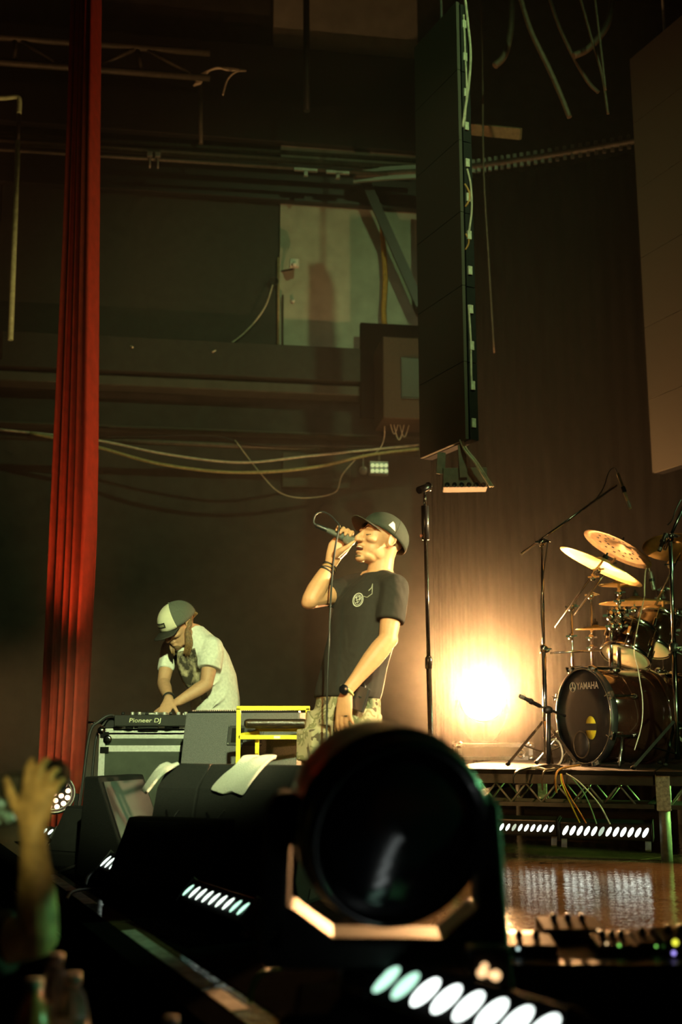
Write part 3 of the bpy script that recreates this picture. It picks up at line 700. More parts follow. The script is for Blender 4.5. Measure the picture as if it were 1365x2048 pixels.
# ------------------------------------------------------------------ drum kit (it faces the audience, so away to the picture's left)
KA = V((0.92, 0.38, 0)).normalized(); KF = -KA; KR = V((0, 0, 1)).cross(KF).normalized(); UP = V((0, 0, 1))
M_shell = mat('dark_maple_lacquer', (0.016, 0.006, 0.004), 0.12, var=0.4, scale=6, coat=0.8)
M_bhead = mat('black_drum_head', (0.010, 0.010, 0.010), 0.28, coat=0.3)
M_whead = mat('clear_drum_head', (0.75, 0.66, 0.42), 0.4, var=0.15, scale=9)
kc = P(1168, 1432, 6.7); RK = 0.285
kc.z = ZR + 0.294
MK = frame(KA, KR)
t = thing('bass_drum', V((kc.x, kc.y, ZR)) + KA * 0.22, 'dark lacquered bass drum with a black front head on the riser', 'drum')
MB().lathe([(0.272, 0.03), (0.276, 0.035), (0.276, 0.43), (0.27, 0.435)], kc, MK, 48).build('shell', M_shell, t)
hd = MB().lathe([(0.0, 0.0), (0.14, -0.001), (0.268, 0.002), (0.272, 0.012), (0.0, 0.013)], kc, MK, 48).build('drum_head', M_bhead, t)
for z_ in (0.0, 0.415):
    MB().lathe([(0.274, z_ - 0.006), (0.286, z_ - 0.008), (0.290, z_ + 0.0), (0.290, z_ + 0.035), (0.284, z_ + 0.042), (0.276, z_ + 0.04), (0.274, z_ - 0.006)], kc, MK, 48).build('hoop', M_blackp if z_ == 0 else M_shell, t)
MB().ring(kc + KF * 0.007, MK, 0.279, 0.004, 48, 6).build('chrome_rim', M_chrome, t)
for k in range(8):
    a = 2 * math.pi * (k + 0.5) / 8; rd_ = KR * math.cos(a) + UP * math.sin(a)
    lg = MB().bar(kc + rd_ * 0.300 + KF * 0.02, kc + rd_ * 0.300 + KA * 0.16, 0.010, 0.010).build('tension_rod', M_chrome, t)
    MB().box(kc + rd_ * 0.294 + KA * 0.005, (0.024, 0.05, 0.036), frame(rd_, KA)).build('claw', M_chrome, lg, bevel=0.004)
    MB().ell(kc + rd_ * 0.29 + KA * 0.17, (0.016, 0.016, 0.03), frame(KA), 10, 6).build('lug', M_chrome, lg)
    MB().bar(kc + rd_ * 0.300 + KF * 0.035, kc + rd_ * 0.300 + KF * 0.015, 0.03, 0.006, rd_).build('key_handle', M_chrome, lg)
M_print = mat('grey_print', (0.42, 0.37, 0.28), 0.5, var=0.05)
nf = KF * 0.0035
lettering('lettering', 'YAMAHA', kc + KR * 0.055 + UP * 0.175 + KF * 0.0015, KR, UP, 0.042, M_print, hd, depth=0.0012, stretch=0.92)
lc = kc + KR * -0.098 + UP * 0.172 + KF * 0.0032
MB().ring(lc, MK, 0.029, 0.0022, 28, 4).build('emblem_ring', M_print, hd)
for k in range(3):
    a = math.pi / 2 + k * 2 * math.pi / 3; d_ = KR * math.cos(a) + UP * math.sin(a); e_ = KR * -math.sin(a) + UP * math.cos(a)
    mm = MB().bar(lc, lc + d_ * 0.026, 0.004, 0.0015, e_)
    for s_ in (-1, 1): mm.bar(lc + d_ * 0.010 + e_ * 0.005 * s_, lc + d_ * 0.026 + e_ * 0.005 * s_, 0.0028, 0.0015, e_)
    mm.build('emblem_fork', M_print, hd)
pc = kc + KR * -0.03 + UP * -0.17 + KF * 0.003
MB().ring(pc, MK, 0.078, 0.005, 32, 6).build('port_ring', mat('port_rubber', (0.05, 0.035, 0.02), 0.3), hd)
MB().lathe([(0.0, 0.0), (0.076, 0.0), (0.076, -0.001), (0.0, -0.001)], pc + KF * 0.001, MK, 32).build('port_hole', M_black, hd)
M_stk = mat('yellow_sticker', (0.62, 0.50, 0.03), 0.4)
yc = kc + KR * 0.075 + UP * -0.07 + KF * 0.0035
MB().lathe([(0.0, 0.0), (0.068, 0.0), (0.068, -0.001), (0.0, -0.001)], yc, MK, 32, sx=0.78).build('sticker', M_stk, hd, label='round yellow sticker with a black band')
MB().box(yc + KF * 0.0015 + UP * 0.005, (0.112, 0.040, 0.001), MK if abs(MK.col[0].dot(KR)) > 0.5 else MK).build('sticker_band', M_black, hd)
for s_, yy in ((1, 0.0), (-1, 0.0)):
    b0 = kc + KA * 0.10 + KR * (0.2 * s_) + UP * -0.195
    MB().tube([b0 + UP * 0.16 + KR * 0.04 * s_, b0 + KR * 0.06 * s_ + KF * 0.03, V((b0.x, b0.y, ZR + 0.004)) + KR * 0.10 * s_ + KF * 0.08], 0.010, 8).build('spur', M_chrome, t)
    MB().ell(b0 + UP * 0.12 + KR * 0.035 * s_, (0.03, 0.03, 0.03), None, 10, 6).build('spur_bracket', M_chrome, t)

def tom(cb, axis, r, h, label, headm, lugs=6):
    axis = V(axis).normalized(); M = frame(axis, KR)
    t = thing('tom_drum', cb, label, 'drum', 'tom drums of the kit')
    MB().lathe([(r - 0.006, 0.0), (r, 0.004), (r, h - 0.004), (r - 0.006, h)], cb, M, 40).build('shell', M_shell, t)
    for z_, nm in ((0.0, 'resonant_head'), (h, 'batter_head')):
        MB().lathe([(0.0, z_ - 0.004), (r - 0.006, z_ - 0.004), (r - 0.001, z_), (0.0, z_ + 0.004)], cb, M, 40).build(nm, headm, t)
        MB().lathe([(r + 0.002, z_ - 0.014), (r + 0.007, z_ - 0.012), (r + 0.008, z_ + 0.012), (r + 0.002, z_ + 0.014), (r + 0.002, z_ - 0.014)], cb, M, 40).build('hoop', M_chrome, t)
    for k in range(lugs):
        a = 2 * math.pi * (k + 0.3) / lugs; q = M.col[0] * math.cos(a) + M.col[1] * math.sin(a)
        lg = MB().tube([cb + q * (r + 0.008) - axis * 0.012, cb + q * (r + 0.008) + axis * (h + 0.012)], 0.004, 6).build('tension_rod', M_chrome, t)
        MB().box(cb + q * (r + 0.010) + axis * h * 0.5, (0.018, 0.02, 0.06), frame(axis, q)).build('lug', M_chrome, lg, bevel=0.004)
    return t
TA = (0.38, 0.30, 0.87)
tom(P(1252, 1312, 6.95), TA, 0.155, 0.19, 'lower rack tom drum above the bass drum', M_whead)
tom(P(1302, 1294, 7.12), TA, 0.130, 0.22, 'upper rack tom drum behind the microphone stand', M_whead)
tom(P(1372, 1452, 6.95), (0.06, 0.0, 1), 0.19, 0.30, 'floor tom drum at the picture edge behind the bass drum', M_bhead, 8)

def cymbal(c, nrm, r, label, m, holes=False, bell=0.2):
    M = frame(nrm, (1, 0, 0)); c = V(c); th = 0.0015
    t = thing('cymbal', c, label, 'cymbal', 'cymbals of the drum kit')
    prof = [(0.006, bell * r * 0.42), (bell * r * 0.6, bell * r * 0.36), (bell * r, bell * r * 0.08), (r * 0.5, -0.03 * r), (r * 0.8, -0.075 * r), (r, -0.12 * r)]
    full = prof + [(q, z - th) for q, z in prof[::-1]] + [prof[0]]
    MB().lathe(full, c, M, 48).build('plate', m, t)
    MB().lathe([(0.0, 0.0), (0.017, 0.0), (0.017, 0.02), (0.006, 0.024), (0.006, 0.04), (0.0, 0.04)], c + M.col[2] * (bell * r * 0.42), M, 12).build('felt_and_nut', M_blackr, t)
    if holes:
        for k in range(14):
            a = 2 * math.pi * k / 14
            for rr in (0.42, 0.62):
                q = c + M @ V((r * rr * math.cos(a + rr), r * rr * math.sin(a + rr), (-0.02 if rr < 0.5 else -0.05) * r))
                MB().lathe([(0.0, -0.003), (0.009, -0.003), (0.009, 0.003), (0.0, 0.003)], q, M, 8).build('hole', M_black, t)
    return t
cymbal(P(1207, 1124, 6.62), (0.45, -0.09, 0.88), 0.268, 'steeply tilted crash cymbal glowing orange in the lamp light', M_brass)
cymbal(P(1240, 1091, 6.95), (0.50, 0.02, 0.86), 0.235, 'dark tilted effects cymbal with small holes', M_brassd, True)
cymbal(P(1352, 1088, 6.9), (0.10, 0.27, 0.95), 0.205, 'yellow cymbal cut by the picture edge, seen from below', M_brass)
cymbal(P(1236, 1166, 7.0), (0.02, -0.02, 1), 0.12, 'small splash cymbal just below the orange crash', M_brass, bell=0.3)
cymbal(P(1272, 1198, 7.2), (0.0, -0.03, 1), 0.235, 'wide flat ride cymbal between the splash and the toms', M_brass)
cymbal(P(1192, 1253, 7.1), (-0.02, -0.04, 1), 0.13, 'lowest small flat cymbal left of the toms', M_brass)

def clamp(p, parent, s=1.0, name='clamp'):
    mm = MB().ell(p, (0.020 * s, 0.020 * s, 0.024 * s), None, 10, 6).bar(V(p) + V((-0.035 * s, -0.01, 0)), V(p) + V((0.035 * s, -0.01, 0.004)), 0.010 * s, 0.010 * s)
    return mm.build(name, M_chrome, parent)
def wingnut(p, parent):
    mm = MB().bar(V(p) + V((-0.022, 0, 0.008)), V(p) + V((0.022, 0, -0.008)), 0.005, 0.012)
    return mm.build('wing_nut', M_chrome, parent)
def hw_stand(name, label, foot, top, boom=None, r=0.0125, legs=True, clamps=(), m=None, cat='stand', group='drum hardware stands', spread=0.24, zf=None, rot=0.4):
    m = m or M_chrome; zf = ZR if zf is None else zf
    top = V(top); foot = V((foot[0], foot[1], zf))
    t = thing(name, foot, label, cat, group)
    mid = foot.lerp(top, 0.52)
    MB().tube([foot + V((0, 0, 0.05)), mid], r, 10).build('lower_tube', m, t)
    MB().tube([mid, top], r * 0.72, 10).build('upper_tube', m, t)
    MB().lathe([(r * 0.9, -0.03), (r * 1.7, -0.028), (r * 1.7, 0.012), (r * 0.9, 0.02)], mid, None, 12).build('height_collar', m if m is M_chrome else M_blackp, t)
    clamp(mid + V((0.02, -0.01, -0.01)), t, 0.7)
    if legs:
        hub = foot + V((0, 0, 0.26))
        for k in range(3):
            a = rot + k * 2 * math.pi / 3; d_ = V((math.cos(a), math.sin(a), 0))
            lg = MB().bar(hub + d_ * 0.012, foot + d_ * spread + V((0, 0, 0.012)), 0.016, 0.006).build('leg', m, t)
            MB().ell(foot + d_ * spread + V((0, 0, 0.012)), (0.016, 0.016, 0.012), None, 8, 6).build('rubber_foot', M_blackr, lg)
            MB().bar(foot + V((0, 0, 0.08)), foot + d_ * spread * 0.55 + V((0, 0, 0.12)), 0.010, 0.005).build('leg_strut', m, t)
    if boom:
        a, c = V(boom[0]), V(boom[1])
        MB().tube([a, c], r * 0.62, 10).build('boom_arm', m, t)
        clamp(top, t, 1.2, 'tilter'); wingnut(top + V((0.03, -0.02, 0.01)), t)
    for q in clamps: clamp(q, t)
    return t
# cymbal stands
hw_stand('cymbal_stand', 'chrome boom cymbal stand holding the orange crash', (P(1145, 1330, 7.0).x, 7.0), P(1143, 1214, 6.98), (P(1111, 1254, 7.06), P(1206, 1122, 6.63)), clamps=(P(1143, 1273, 6.97), P(1197, 1140, 6.68), P(1187, 1155, 6.7)), rot=0.9)
hw_stand('cymbal_stand', 'chrome boom cymbal stand holding the dark cymbal with holes', (P(1183, 1330, 7.14).x, 7.14), P(1182, 1191, 7.12), (P(1149, 1231, 7.16), P(1232, 1116, 6.97)), clamps=(P(1183, 1276, 7.1), P(1184, 1296, 7.1), P(1222, 1128, 7.0)), rot=0.2)
hw_stand('cymbal_stand', 'straight chrome stand carrying the splash and ride cymbals', (P(1243, 1330, 7.22).x, 7.25), P(1238, 1162, 7.02), None, clamps=(P(1240, 1186, 7.0), P(1238, 1203, 7.0), P(1225, 1222, 7.0), P(1250, 1226, 7.0)), rot=0.6)
hw_stand('cymbal_stand', 'chrome boom stand holding the yellow edge cymbal', (P(1330, 1500, 7.25).x, 7.25), P(1327, 1180, 7.2), (P(1300, 1235, 7.2), P(1362, 1105, 6.95)), clamps=(P(1320, 1197, 7.15), P(1328, 1240, 7.15), P(1340, 1130, 7.0)), rot=0.1)
# tom holder on the bass drum
tb = P(1228, 1345, 6.9)
t = thing('tom_holder', V((tb.x, tb.y, kc.z + 0.27)), 'double chrome tom holder mounted on top of the bass drum', 'drum hardware')
for px_ in (1223, 1239):
    MB().tube([P(px_, 1338, 6.88), P(px_, 1232, 6.88)], 0.013, 10).build('post', M_chrome, t)
    clamp(P(px_, 1232, 6.86), t, 1.6, 'ball_clamp'); clamp(P(px_ + 2, 1253, 6.86), t, 1.3, 'memory_lock')
    clamp(P(px_ + 12, 1222, 6.86), t, 1.2, 'ball_clamp')
    MB().tube([P(px_, 1232, 6.88), P(px_ + 22, 1250, 6.92), P(px_ + 34, 1262, 6.97)], 0.009, 8).build('arm', M_chrome, t)
MB().lathe([(0.035, -0.02), (0.035, 0.03), (0.018, 0.06), (0, 0.06)], P(1229, 1350, 6.88), None, 14).build('base_mount', M_blackp, t)
MB().tube([P(1100, 1306, 6.9), P(1205, 1301, 7.0)], 0.007, 8).build('rack_bar', M_chrome, t)
MB().tube([P(1140, 1334, 6.86), P(1230, 1335, 6.88)], 0.006, 8).build('rack_bar', M_chrome, t)
t = thing('cowbell_clamp', P(1270, 1222, 7.08), 'small chrome clamp and ball hanging below the ride cymbal', 'drum hardware')
MB().ell(P(1269, 1220, 7.05), (0.022, 0.022, 0.022), None, 12, 8).build('ball', M_chrome, t)
MB().tube([P(1270, 1218, 7.05), P(1269, 1201, 7.05)], 0.006, 6).build('rod', M_chrome, t)
for k, (x_, y_) in enumerate(((1345, 1262), (1352, 1300), (1318, 1345), (1345, 1352), (1355, 1225), (1290, 1345))):
    mm = thing('rod_clamp', P(x_, y_ + 8, 7.1), ('chrome clamp above the floor tom', 'chrome clamp close over the floor tom rim', 'chrome clamp between the rack toms and the floor tom', 'chrome clamp beside the floor tom edge', 'topmost chrome clamp at the picture edge', 'chrome clamp on the bass drum shell top')[k], 'drum hardware', 'loose chrome clamps of the kit')
    clamp(P(x_, y_, 7.08), mm, 1.4, 'clamp_body'); wingnut(P(x_ + 6, y_ + 6, 7.05), mm)
    MB().tube([P(x_ - 14, y_ + 10, 7.1), P(x_ + 12, y_ - 8, 7.1)], 0.006, 6).build('rod', M_chrome, mm)

# microphones and their stands
def mic_pencil(a, c, r, label, m, group='drum microphones'):
    a = V(a); c = V(c); M = frame(c - a, (1, 0, 0)); L_ = (c - a).length
    t = thing('pencil_microphone', c, label, 'microphone', group)
    MB().lathe([(r * 0.7, 0), (r, L_ * 0.04), (r, L_ * 0.62), (r * 0.96, L_ * 0.63), (r * 0.96, L_ * 0.97), (r * 0.8, L_)], a, M, 14).build('body', m, t)
    MB().lathe([(r * 1.02, L_ * 0.78), (r * 1.06, L_ * 0.8), (r * 1.06, L_ * 0.94), (r * 1.02, L_ * 0.96)], a, M, 14).build('grille', M_steel, t)
    MB().lathe([(r * 1.3, L_ * 0.38), (r * 1.45, L_ * 0.40), (r * 1.45, L_ * 0.52), (r * 1.3, L_ * 0.54)], a, M, 12).build('clip', M_blackp, t)
    return t
M_micb = mat('champagne_mic', (0.50, 0.42, 0.28), 0.4, 0.6)
hw_stand('microphone_stand', 'tall chrome overhead microphone stand with a long boom arm', (P(1093, 1530, 6.6).x, 6.6), P(1084, 1085, 6.6), (P(1042, 1108, 6.62), P(1234, 970, 6.72)), r=0.013, rot=0.5, group='microphone stands')
mic_pencil(P(1236, 946, 6.74), P(1262, 1018, 6.74), 0.0105, 'pencil microphone pointing down from the long boom', M_micb)
cable('mic_cable', [P(1236, 946, 6.74), P(1229, 936, 6.74), P(1218, 945, 6.72), P(1208, 975, 6.7), P(1190, 1003, 6.69)], 0.0035, M_cableb, 'thin cable arching from the overhead microphone')
cable('mic_cable', [P(1096, 1085, 6.59), P(1083, 1200, 6.59), P(1087, 1290, 6.59), P(1092, 1400, 6.59), P(1098, 1530, 6.58)], 0.004, M_cableb, 'thin cable running down the overhead microphone stand')
hw_stand('microphone_stand', 'dark microphone stand in front of the tom drums', (P(1356, 1510, 6.3).x, 6.3), P(1341, 1075, 6.3), (P(1330, 1100, 6.28), P(1380, 985, 6.35)), r=0.015, m=mat('dark_chrome', (0.25, 0.27, 0.25), 0.2, 1.0), rot=3.6, spread=0.32, group='microphone stands')
mic_pencil(P(1333, 1066, 6.28), P(1319, 1103, 6.28), 0.012, 'short dark microphone on the stand by the picture edge', M_blackp)
cable('mic_cable', [P(1336, 1050, 6.28), P(1345, 1040, 6.27), P(1352, 1020, 6.27), P(1362, 1000, 6.3)], 0.004, M_cableb, 'cable running up the boom at the picture edge')
mic_pencil(P(1301, 1143, 7.0), P(1309, 1180, 7.0), 0.013, 'green-lit tom microphone standing over the upper tom', M_steel)
cable('mic_cable', [P(1301, 1143, 7.0), P(1297, 1134, 7.0), P(1292, 1142, 7.0), P(1290, 1170, 7.0), P(1290, 1192, 7.0)], 0.004, M_cablew, 'pale cable arching off the tom microphone')
cable('mic_cable', [P(1290, 1192, 7.0), P(1270, 1290, 6.7), P(1278, 1345, 6.55), P(1286, 1400, 6.5), P(1284, 1450, 6.5), P(1270, 1500, 6.45)], 0.003, M_cablew, 'thin pale cable falling across the bass drum')
# kick drum microphone on a short stand
f_ = P(1098, 1536, 6.35); f_.z = ZR
t = thing('short_microphone_stand', f_, 'short black stand with a round base before the bass drum', 'stand', 'microphone stands')
MB().lathe([(0.0, 0.0), (0.095, 0.0), (0.095, 0.008), (0.05, 0.022), (0.018, 0.026), (0.0, 0.026)], f_, None, 28).build('base', M_black, t)
MB().tube([f_ + V((0, 0, 0.02)), P(1098, 1425, 6.35)], 0.013, 10).build('pole', M_black, t)
MB().tube([P(1080, 1412, 6.35), P(1132, 1432, 6.38)], 0.008, 8).build('boom_arm', M_black, t)
MB().ell(P(1097, 1420, 6.34), (0.028, 0.022, 0.024), None, 10, 6).build('tilter', M_black, t)
mic_pencil(P(1082, 1413, 6.35), P(1039, 1391, 6.33), 0.0115, 'dark microphone on the short stand by the lamp', M_blackp)
tag(MB().ring(P(1110, 1505, 6.5), frame((0.3, -1, 0.1)), 0.05, 0.006, 20, 6, sy=1.5).build('coiled_cable', M_cablew), 'coil of pale cable hanging by the bass drum hoop', 'cable')

# ------------------------------------------------------------------ mic stand of the singer
f_ = PZ(870, 1765, 0)
t = thing('microphone_stand', f_, 'black straight vocal microphone stand with empty clip beside the singer', 'stand', 'microphone stands')
MB().lathe([(0.0, 0.0), (0.14, 0.0), (0.14, 0.008), (0.08, 0.022), (0.022, 0.03), (0.0, 0.03)], f_, None, 36).build('base', M_black, t)
Yp = f_.y
def mp_(py): return P(682.5 + 188 * (py + 10336) / (1765 + 10336) - 2 - (1765 - py) * 0.0085, py, Yp)
M_sb = mat('black_enamel_tube', (0.02, 0.018, 0.014), 0.22)
MB().tube([f_ + V((0, 0, 0.03)), mp_(1330)], 0.0125, 12).build('lower_tube', M_sb, t)
MB().tube([mp_(1330), mp_(1075)], 0.0095, 12).build('upper_tube', M_sb, t)
MB().lathe([(0.012, -0.03), (0.017, -0.028), (0.017, 0.02), (0.011, 0.03)], mp_(1325), None, 14).build('clutch', M_sb, t)
MB().tube([mp_(1080), mp_(1012)], 0.0185, 12).build('grip_clutch', M_blackp, t)
MB().tube([mp_(1012), mp_(985)], 0.008, 10).build('neck', M_chrome, t)
tp = mp_(980)
cl = MB().tube([tp + V((-0.03, -0.03, -0.008)), tp + V((0.028, 0.02, 0.024))], 0.018, 12).build('microphone_clip', M_blackp, t)
MB().ring(tp + V((0.022, 0.014, 0.02)), frame((0.058, 0.05, 0.032)), 0.019, 0.004, 20, 6).build('clip_ring', M_chrome, cl)
MB().ell(mp_(1072) + V((-0.022, -0.01, 0)), (0.008, 0.008, 0.008), None, 8, 6).build('screw', mat('pink_plastic', (0.6, 0.3, 0.25), 0.4), t)

# ------------------------------------------------------------------ monitor wedges and towels
def wedge(c, yaw, width, prof, label, m, name='stage_monitor', grille=True, group='stage monitors'):
    """prof: side outline (forward, up); the box stands on the floor at c, front towards -y before yaw"""
    M = RZ(yaw); c = V(c)
    t = thing(name, c, label, 'speaker', group)
    MX = Matrix((M @ V((0, -1, 0)), V((0, 0, 1)), M @ V((-1, 0, 0)))).transposed()   # x = forward, y = up, z = sideways
    MB().prism(prof, c + M @ V((width / 2, 0, 0)), MX, width).build('cabinet', m, t, bevel=0.008)
    if grille:
        for s_ in (-1, 1):
            MB().prism([(x * 1.0, y * 1.0) for x, y in [(prof[0][0] + (prof[1][0] - prof[0][0]) * 0.06, 0.02)] + [(prof[0][0] * 0.2 + prof[1][0] * 0.8, 0.02), (prof[1][0] * 0.75 + prof[0][0] * 0.25, 0.06), (prof[0][0] * 0.85 + prof[1][0] * 0.15, 0.06)]],
                       c + M @ V((s_ * (width / 2 + (0.004 if s_ > 0 else 0.0)), 0, 0)), MX, 0.004).build('side_skid', M_blackr, t)
    return t, M, MX
M_wt = mat('scuffed_wedge_paint', (0.020, 0.020, 0.020), 0.7, spec=0.2, bump=0.4, scale=320, var=0.4)
PR = [(-0.22, 0.0), (0.16, 0.0), (0.20, 0.10), (0.10, 0.44), (0.0, 0.535), (-0.06, 0.535)]
wA = P(345, 1535, 4.9); wB = P(600, 1530, 4.75)
wdir = V((wB.x - wA.x, wB.y - wA.y, 0)); yaw_w = math.degrees(math.atan2(wdir.y, wdir.x)) - 8
w1 = PZ(349, 1762, 0); w1 = V((-0.655, 4.88, 0)); w2 = w1 + RZ(yaw_w) @ V((0.354, 0, 0))
tA, MA, MXA = wedge(w1, yaw_w, 0.20, PR, 'narrow black monitor wedge with a towel draped over its far side', M_wt)
tB, MBm, MXB = wedge(w2, yaw_w, 0.50, PR, 'wide black monitor wedge with a folded towel on its top edge', M_wt)
# brushed marks on the wedge fronts
M_mark = mat('black_marker', (0.004, 0.004, 0.004), 0.5)
def wedge_mark(c, M, sx, up, strokes, parent):
    f0 = V((0.145, 0.285)); sl = V((-0.10, 0.34)).normalized()
    def q(x, y):
        a = V((0.155 + (-0.10) / 0.34 * (up + y - 0.25) + 0.003 + 0.0, up + y))
        return c + M @ V((sx + x, -a.x - 0.002, a.y))
    mm = MB()
    for s_ in strokes: mm.tube([q(*k) for k in s_], 0.006, 5, flat=0.6)
    mm.build('brush_mark', M_mark, parent)
wedge_mark(w1, MA, 0.0, 0.30, [[(-0.03, 0.05), (-0.012, 0.0), (-0.02, -0.05)], [(0.035, 0.05), (-0.012, 0.0), (0.025, -0.045)]], tA)
wedge_mark(w2, MBm, -0.15, 0.30, [[(-0.04, 0.045), (-0.01, -0.005)], [(0.045, 0.055), (-0.01, -0.005), (-0.02, -0.06)]], tB)
# towels: thick cloth strips laid over the wedge tops
M_towel = mat('terry_towel', (0.72, 0.72, 0.66), 0.95, bump=0.9, scale=260, var=0.12)
def towel(rows, th, label, m):
    """rows: list of (left, right) edge points from one end to the other; laid double"""
    mm = MB(); vs = []; nx = 9
    for i, (a, c) in enumerate(rows):
        for k in range(nx):
            f = k / (nx - 1); p = V(a).lerp(V(c), f)
            p.z += 0.006 * math.sin(f * 9 + i * 1.3) * (1 if 0 < k < nx - 1 else 0.3)
            vs.append(p)
    fs = [(i * nx + k, i * nx + k + 1, (i + 1) * nx + k + 1, (i + 1) * nx + k) for i in range(len(rows) - 1) for k in range(nx - 1)]
    mm.add(vs, fs, True)
    o = mm.build('towel', m); md = o.modifiers.new('s', 'SUBSURF'); md.levels = md.render_levels = 2
    md = o.modifiers.new('t', 'SOLIDIFY'); md.thickness = th; md.offset = 1
    return tag(o, label, 'towel', 'towels on the monitors')
bpy.context.view_layer.update()
def on_thing(px, py, objs, fallY, lift=0.006):
    org = V((0, 0, EYE)); d = (P(px, py, 5.0) - org).normalized(); best = None
    for o in objs:
        inv = o.matrix_world.inverted(); ok, loc, nrm, _ = o.ray_cast(inv @ org, (inv.to_3x3() @ d).normalized())
        if ok:
            q = o.matrix_world @ loc - d * lift
            if best is None or (q - org).length < (best - org).length: best = q
    return best if best is not None else P(px, py, fallY)
cabs = [c for t_ in (tA, tB) for c in t_.children if c.name.startswith('cabinet')]
def T(px, py, fy): return on_thing(px, py, cabs, fy)
ry = w2.y + 0.02
towel([(T(503, 1519, ry + 0.06), T(554, 1519, ry + 0.06)), (T(488, 1517, ry), T(548, 1517, ry)), (T(474, 1527, ry - 0.02), T(534, 1528, ry - 0.02)), (T(456, 1546, 4.7), T(516, 1551, 4.7)), (T(440, 1563, 4.6), T(503, 1570, 4.6)), (T(428, 1578, 4.55), T(492, 1586, 4.55)), (T(425, 1583, 4.55), T(489, 1591, 4.55))], 0.016, 'folded off-white towel hanging over the wide wedge', M_towel)
towel([(T(330, 1531, w1.y + 0.05), T(362, 1531, w1.y + 0.05)), (T(320, 1535, w1.y), T(352, 1534, w1.y)), (T(312, 1545, w1.y), T(326, 1547, 4.8)), (T(300, 1562, w1.y - 0.02), T(312, 1566, 4.75)), (T(286, 1584, w1.y - 0.04), T(296, 1588, 4.7))], 0.012, 'narrow white towel hanging down the side of the narrow wedge', M_towel)

# smaller black wedges and panels along the stage edge
yawE = math.degrees(math.atan2(N.y, N.x)) - 90
def low_wedge(px, py_top, Y, yaw, width, h, dep, label):
    c = P(px, py_top, Y); c.z = 0
    pr = [(-dep * 0.5, 0.0), (dep * 0.5, 0.0), (dep * 0.5, 0.06), (-dep * 0.12, h), (-dep * 0.40, h)]
    t_, M, MX = wedge(c, yaw, width, pr, label, M_tolex, grille=False)
    q = c + M @ V((0, 0.0, 0)); s_ = V((dep * 0.62, 0, h - 0.06)).length
    d2 = (M @ V((0, dep * 0.62, h - 0.06))).normalized(); nn = (M @ V((0, -(h - 0.06), dep * 0.62))).normalized()
    cc = c + M @ V((0, -dep * 0.19, (h + 0.06) / 2)) + nn * 0.004
    MB().box(cc, (width * 0.9, s_ * 0.88, 0.008), Matrix((M @ V((1, 0, 0)), d2, nn)).transposed()).build('grille', M_black, t_, bevel=0.003)
    MB().tube([c + M @ V((width / 2 + 0.004, 0.0, h * 0.45)), c + M @ V((width / 2 + 0.02, 0.0, h * 0.5)), c + M @ V((width / 2 + 0.004, 0.06, h * 0.5))], 0.008, 6).build('handle', M_blackr, t_)
    return t_
low_wedge(345, 1640, 4.62, -22, 0.46, 0.325, 0.28, 'black low speaker wedge between the big wedges and the stage edge')
low_wedge(255, 1552, 5.45, 62, 0.34, 0.46, 0.30, 'tall black wedge leaning beside the aluminium case')
low_wedge(162, 1617, 5.85, -30, 0.26, 0.285, 0.22, 'small black wedge near the round warm lamp')

# LED battens along the stage edge, throwing light out at the pit
outw = (U * 0.75 - N * 0.62 + V((0, 0, 0.30)))
def edge_batten(px0, py0, px1, py1, z, cells, label, lens, mats, w_=0.09, face=None, tw=None):
    a = PZ(px0, py0, z); c = PZ(px1, py1, z); c_ = (a + c) / 2
    al = (c - a)
    return batten(c_, al, 0, al.length + 0.05, cells, label, face or (V((0.02, -1, 0.42))), w_=w_, lens=lens, lit=mats, group='led battens on the stage edge', feet=max(0.004, z - w_ * 0.62 - 0.0))
M_ledg = mat('led_greenish', (0.5, 0.7, 0.6), 0.3, emit=(0.55, 1.0, 0.75), es=1.6, var=0.02)
M_ledf = mat('led_full', (0.8, 0.9, 0.85), 0.3, emit=(0.90, 1.0, 0.95), es=4.0, var=0.02)
def mixA(k): return M_ledg if k in (0, 1) else M_ledf
edge_batten(770, 1958, 1090, 2062, 0.22, 8, 'nearest led batten with large glowing lenses at the bottom of the picture', (0.019, 0.030), mixA, 0.10)
edge_batten(376, 1780, 488, 1818, 0.10, 9, 'led batten glowing before the low wedge on the stage edge', (0.009, 0.026), lambda k: (M_ledg if k in (0, 7, 8) else M_led2), 0.10)
edge_batten(211, 1722, 248, 1734, 0.10, 5, 'short led batten glowing below the tall leaning wedge', (0.010, 0.030), lambda k: M_led2, 0.10)
edge_batten(146, 1688, 178, 1696, 0.09, 2, 'led lamp with two square cells on the stage edge', (0.032, 0.028), lambda k: M_led2, 0.09)
edge_batten(88, 1662, 102, 1664, 0.09, 2, 'farthest led lamp beside the raised arm', (0.018, 0.018), lambda k: M_led2, 0.07)
for k, (pts, lab) in enumerate((([(118, 1745, 0.012), (135, 1738, 0.012), (155, 1730, 0.02)], 'thin cable on the stage edge near the arm'),
                   ([(132, 1800, 0.012), (145, 1784, 0.03), (180, 1779, 0.02), (236, 1781, 0.02)], 'grey cable curving across the stage edge'),
                   ([(170, 1772, 0.03), (178, 1752, 0.05), (198, 1738, 0.03), (215, 1740, 0.02)], 'cable looping up from the edge to the short batten'),
                   ([(430, 1705, 0.03), (470, 1706, 0.05), (500, 1722, 0.03), (516, 1750, 0.02)], 'dark cable arching behind the glowing batten'),
                   ([(500, 2005, 0.04), (510, 1962, 0.09), (535, 1942, 0.10), (556, 1938, 0.08)], 'green cable curling below the moving head'))):
    cable('floor_cable', [PZ(*q) for q in pts], 0.008, M_cableb if k != 4 else mat('green_cable', (0.05, 0.22, 0.07), 0.4), lab)

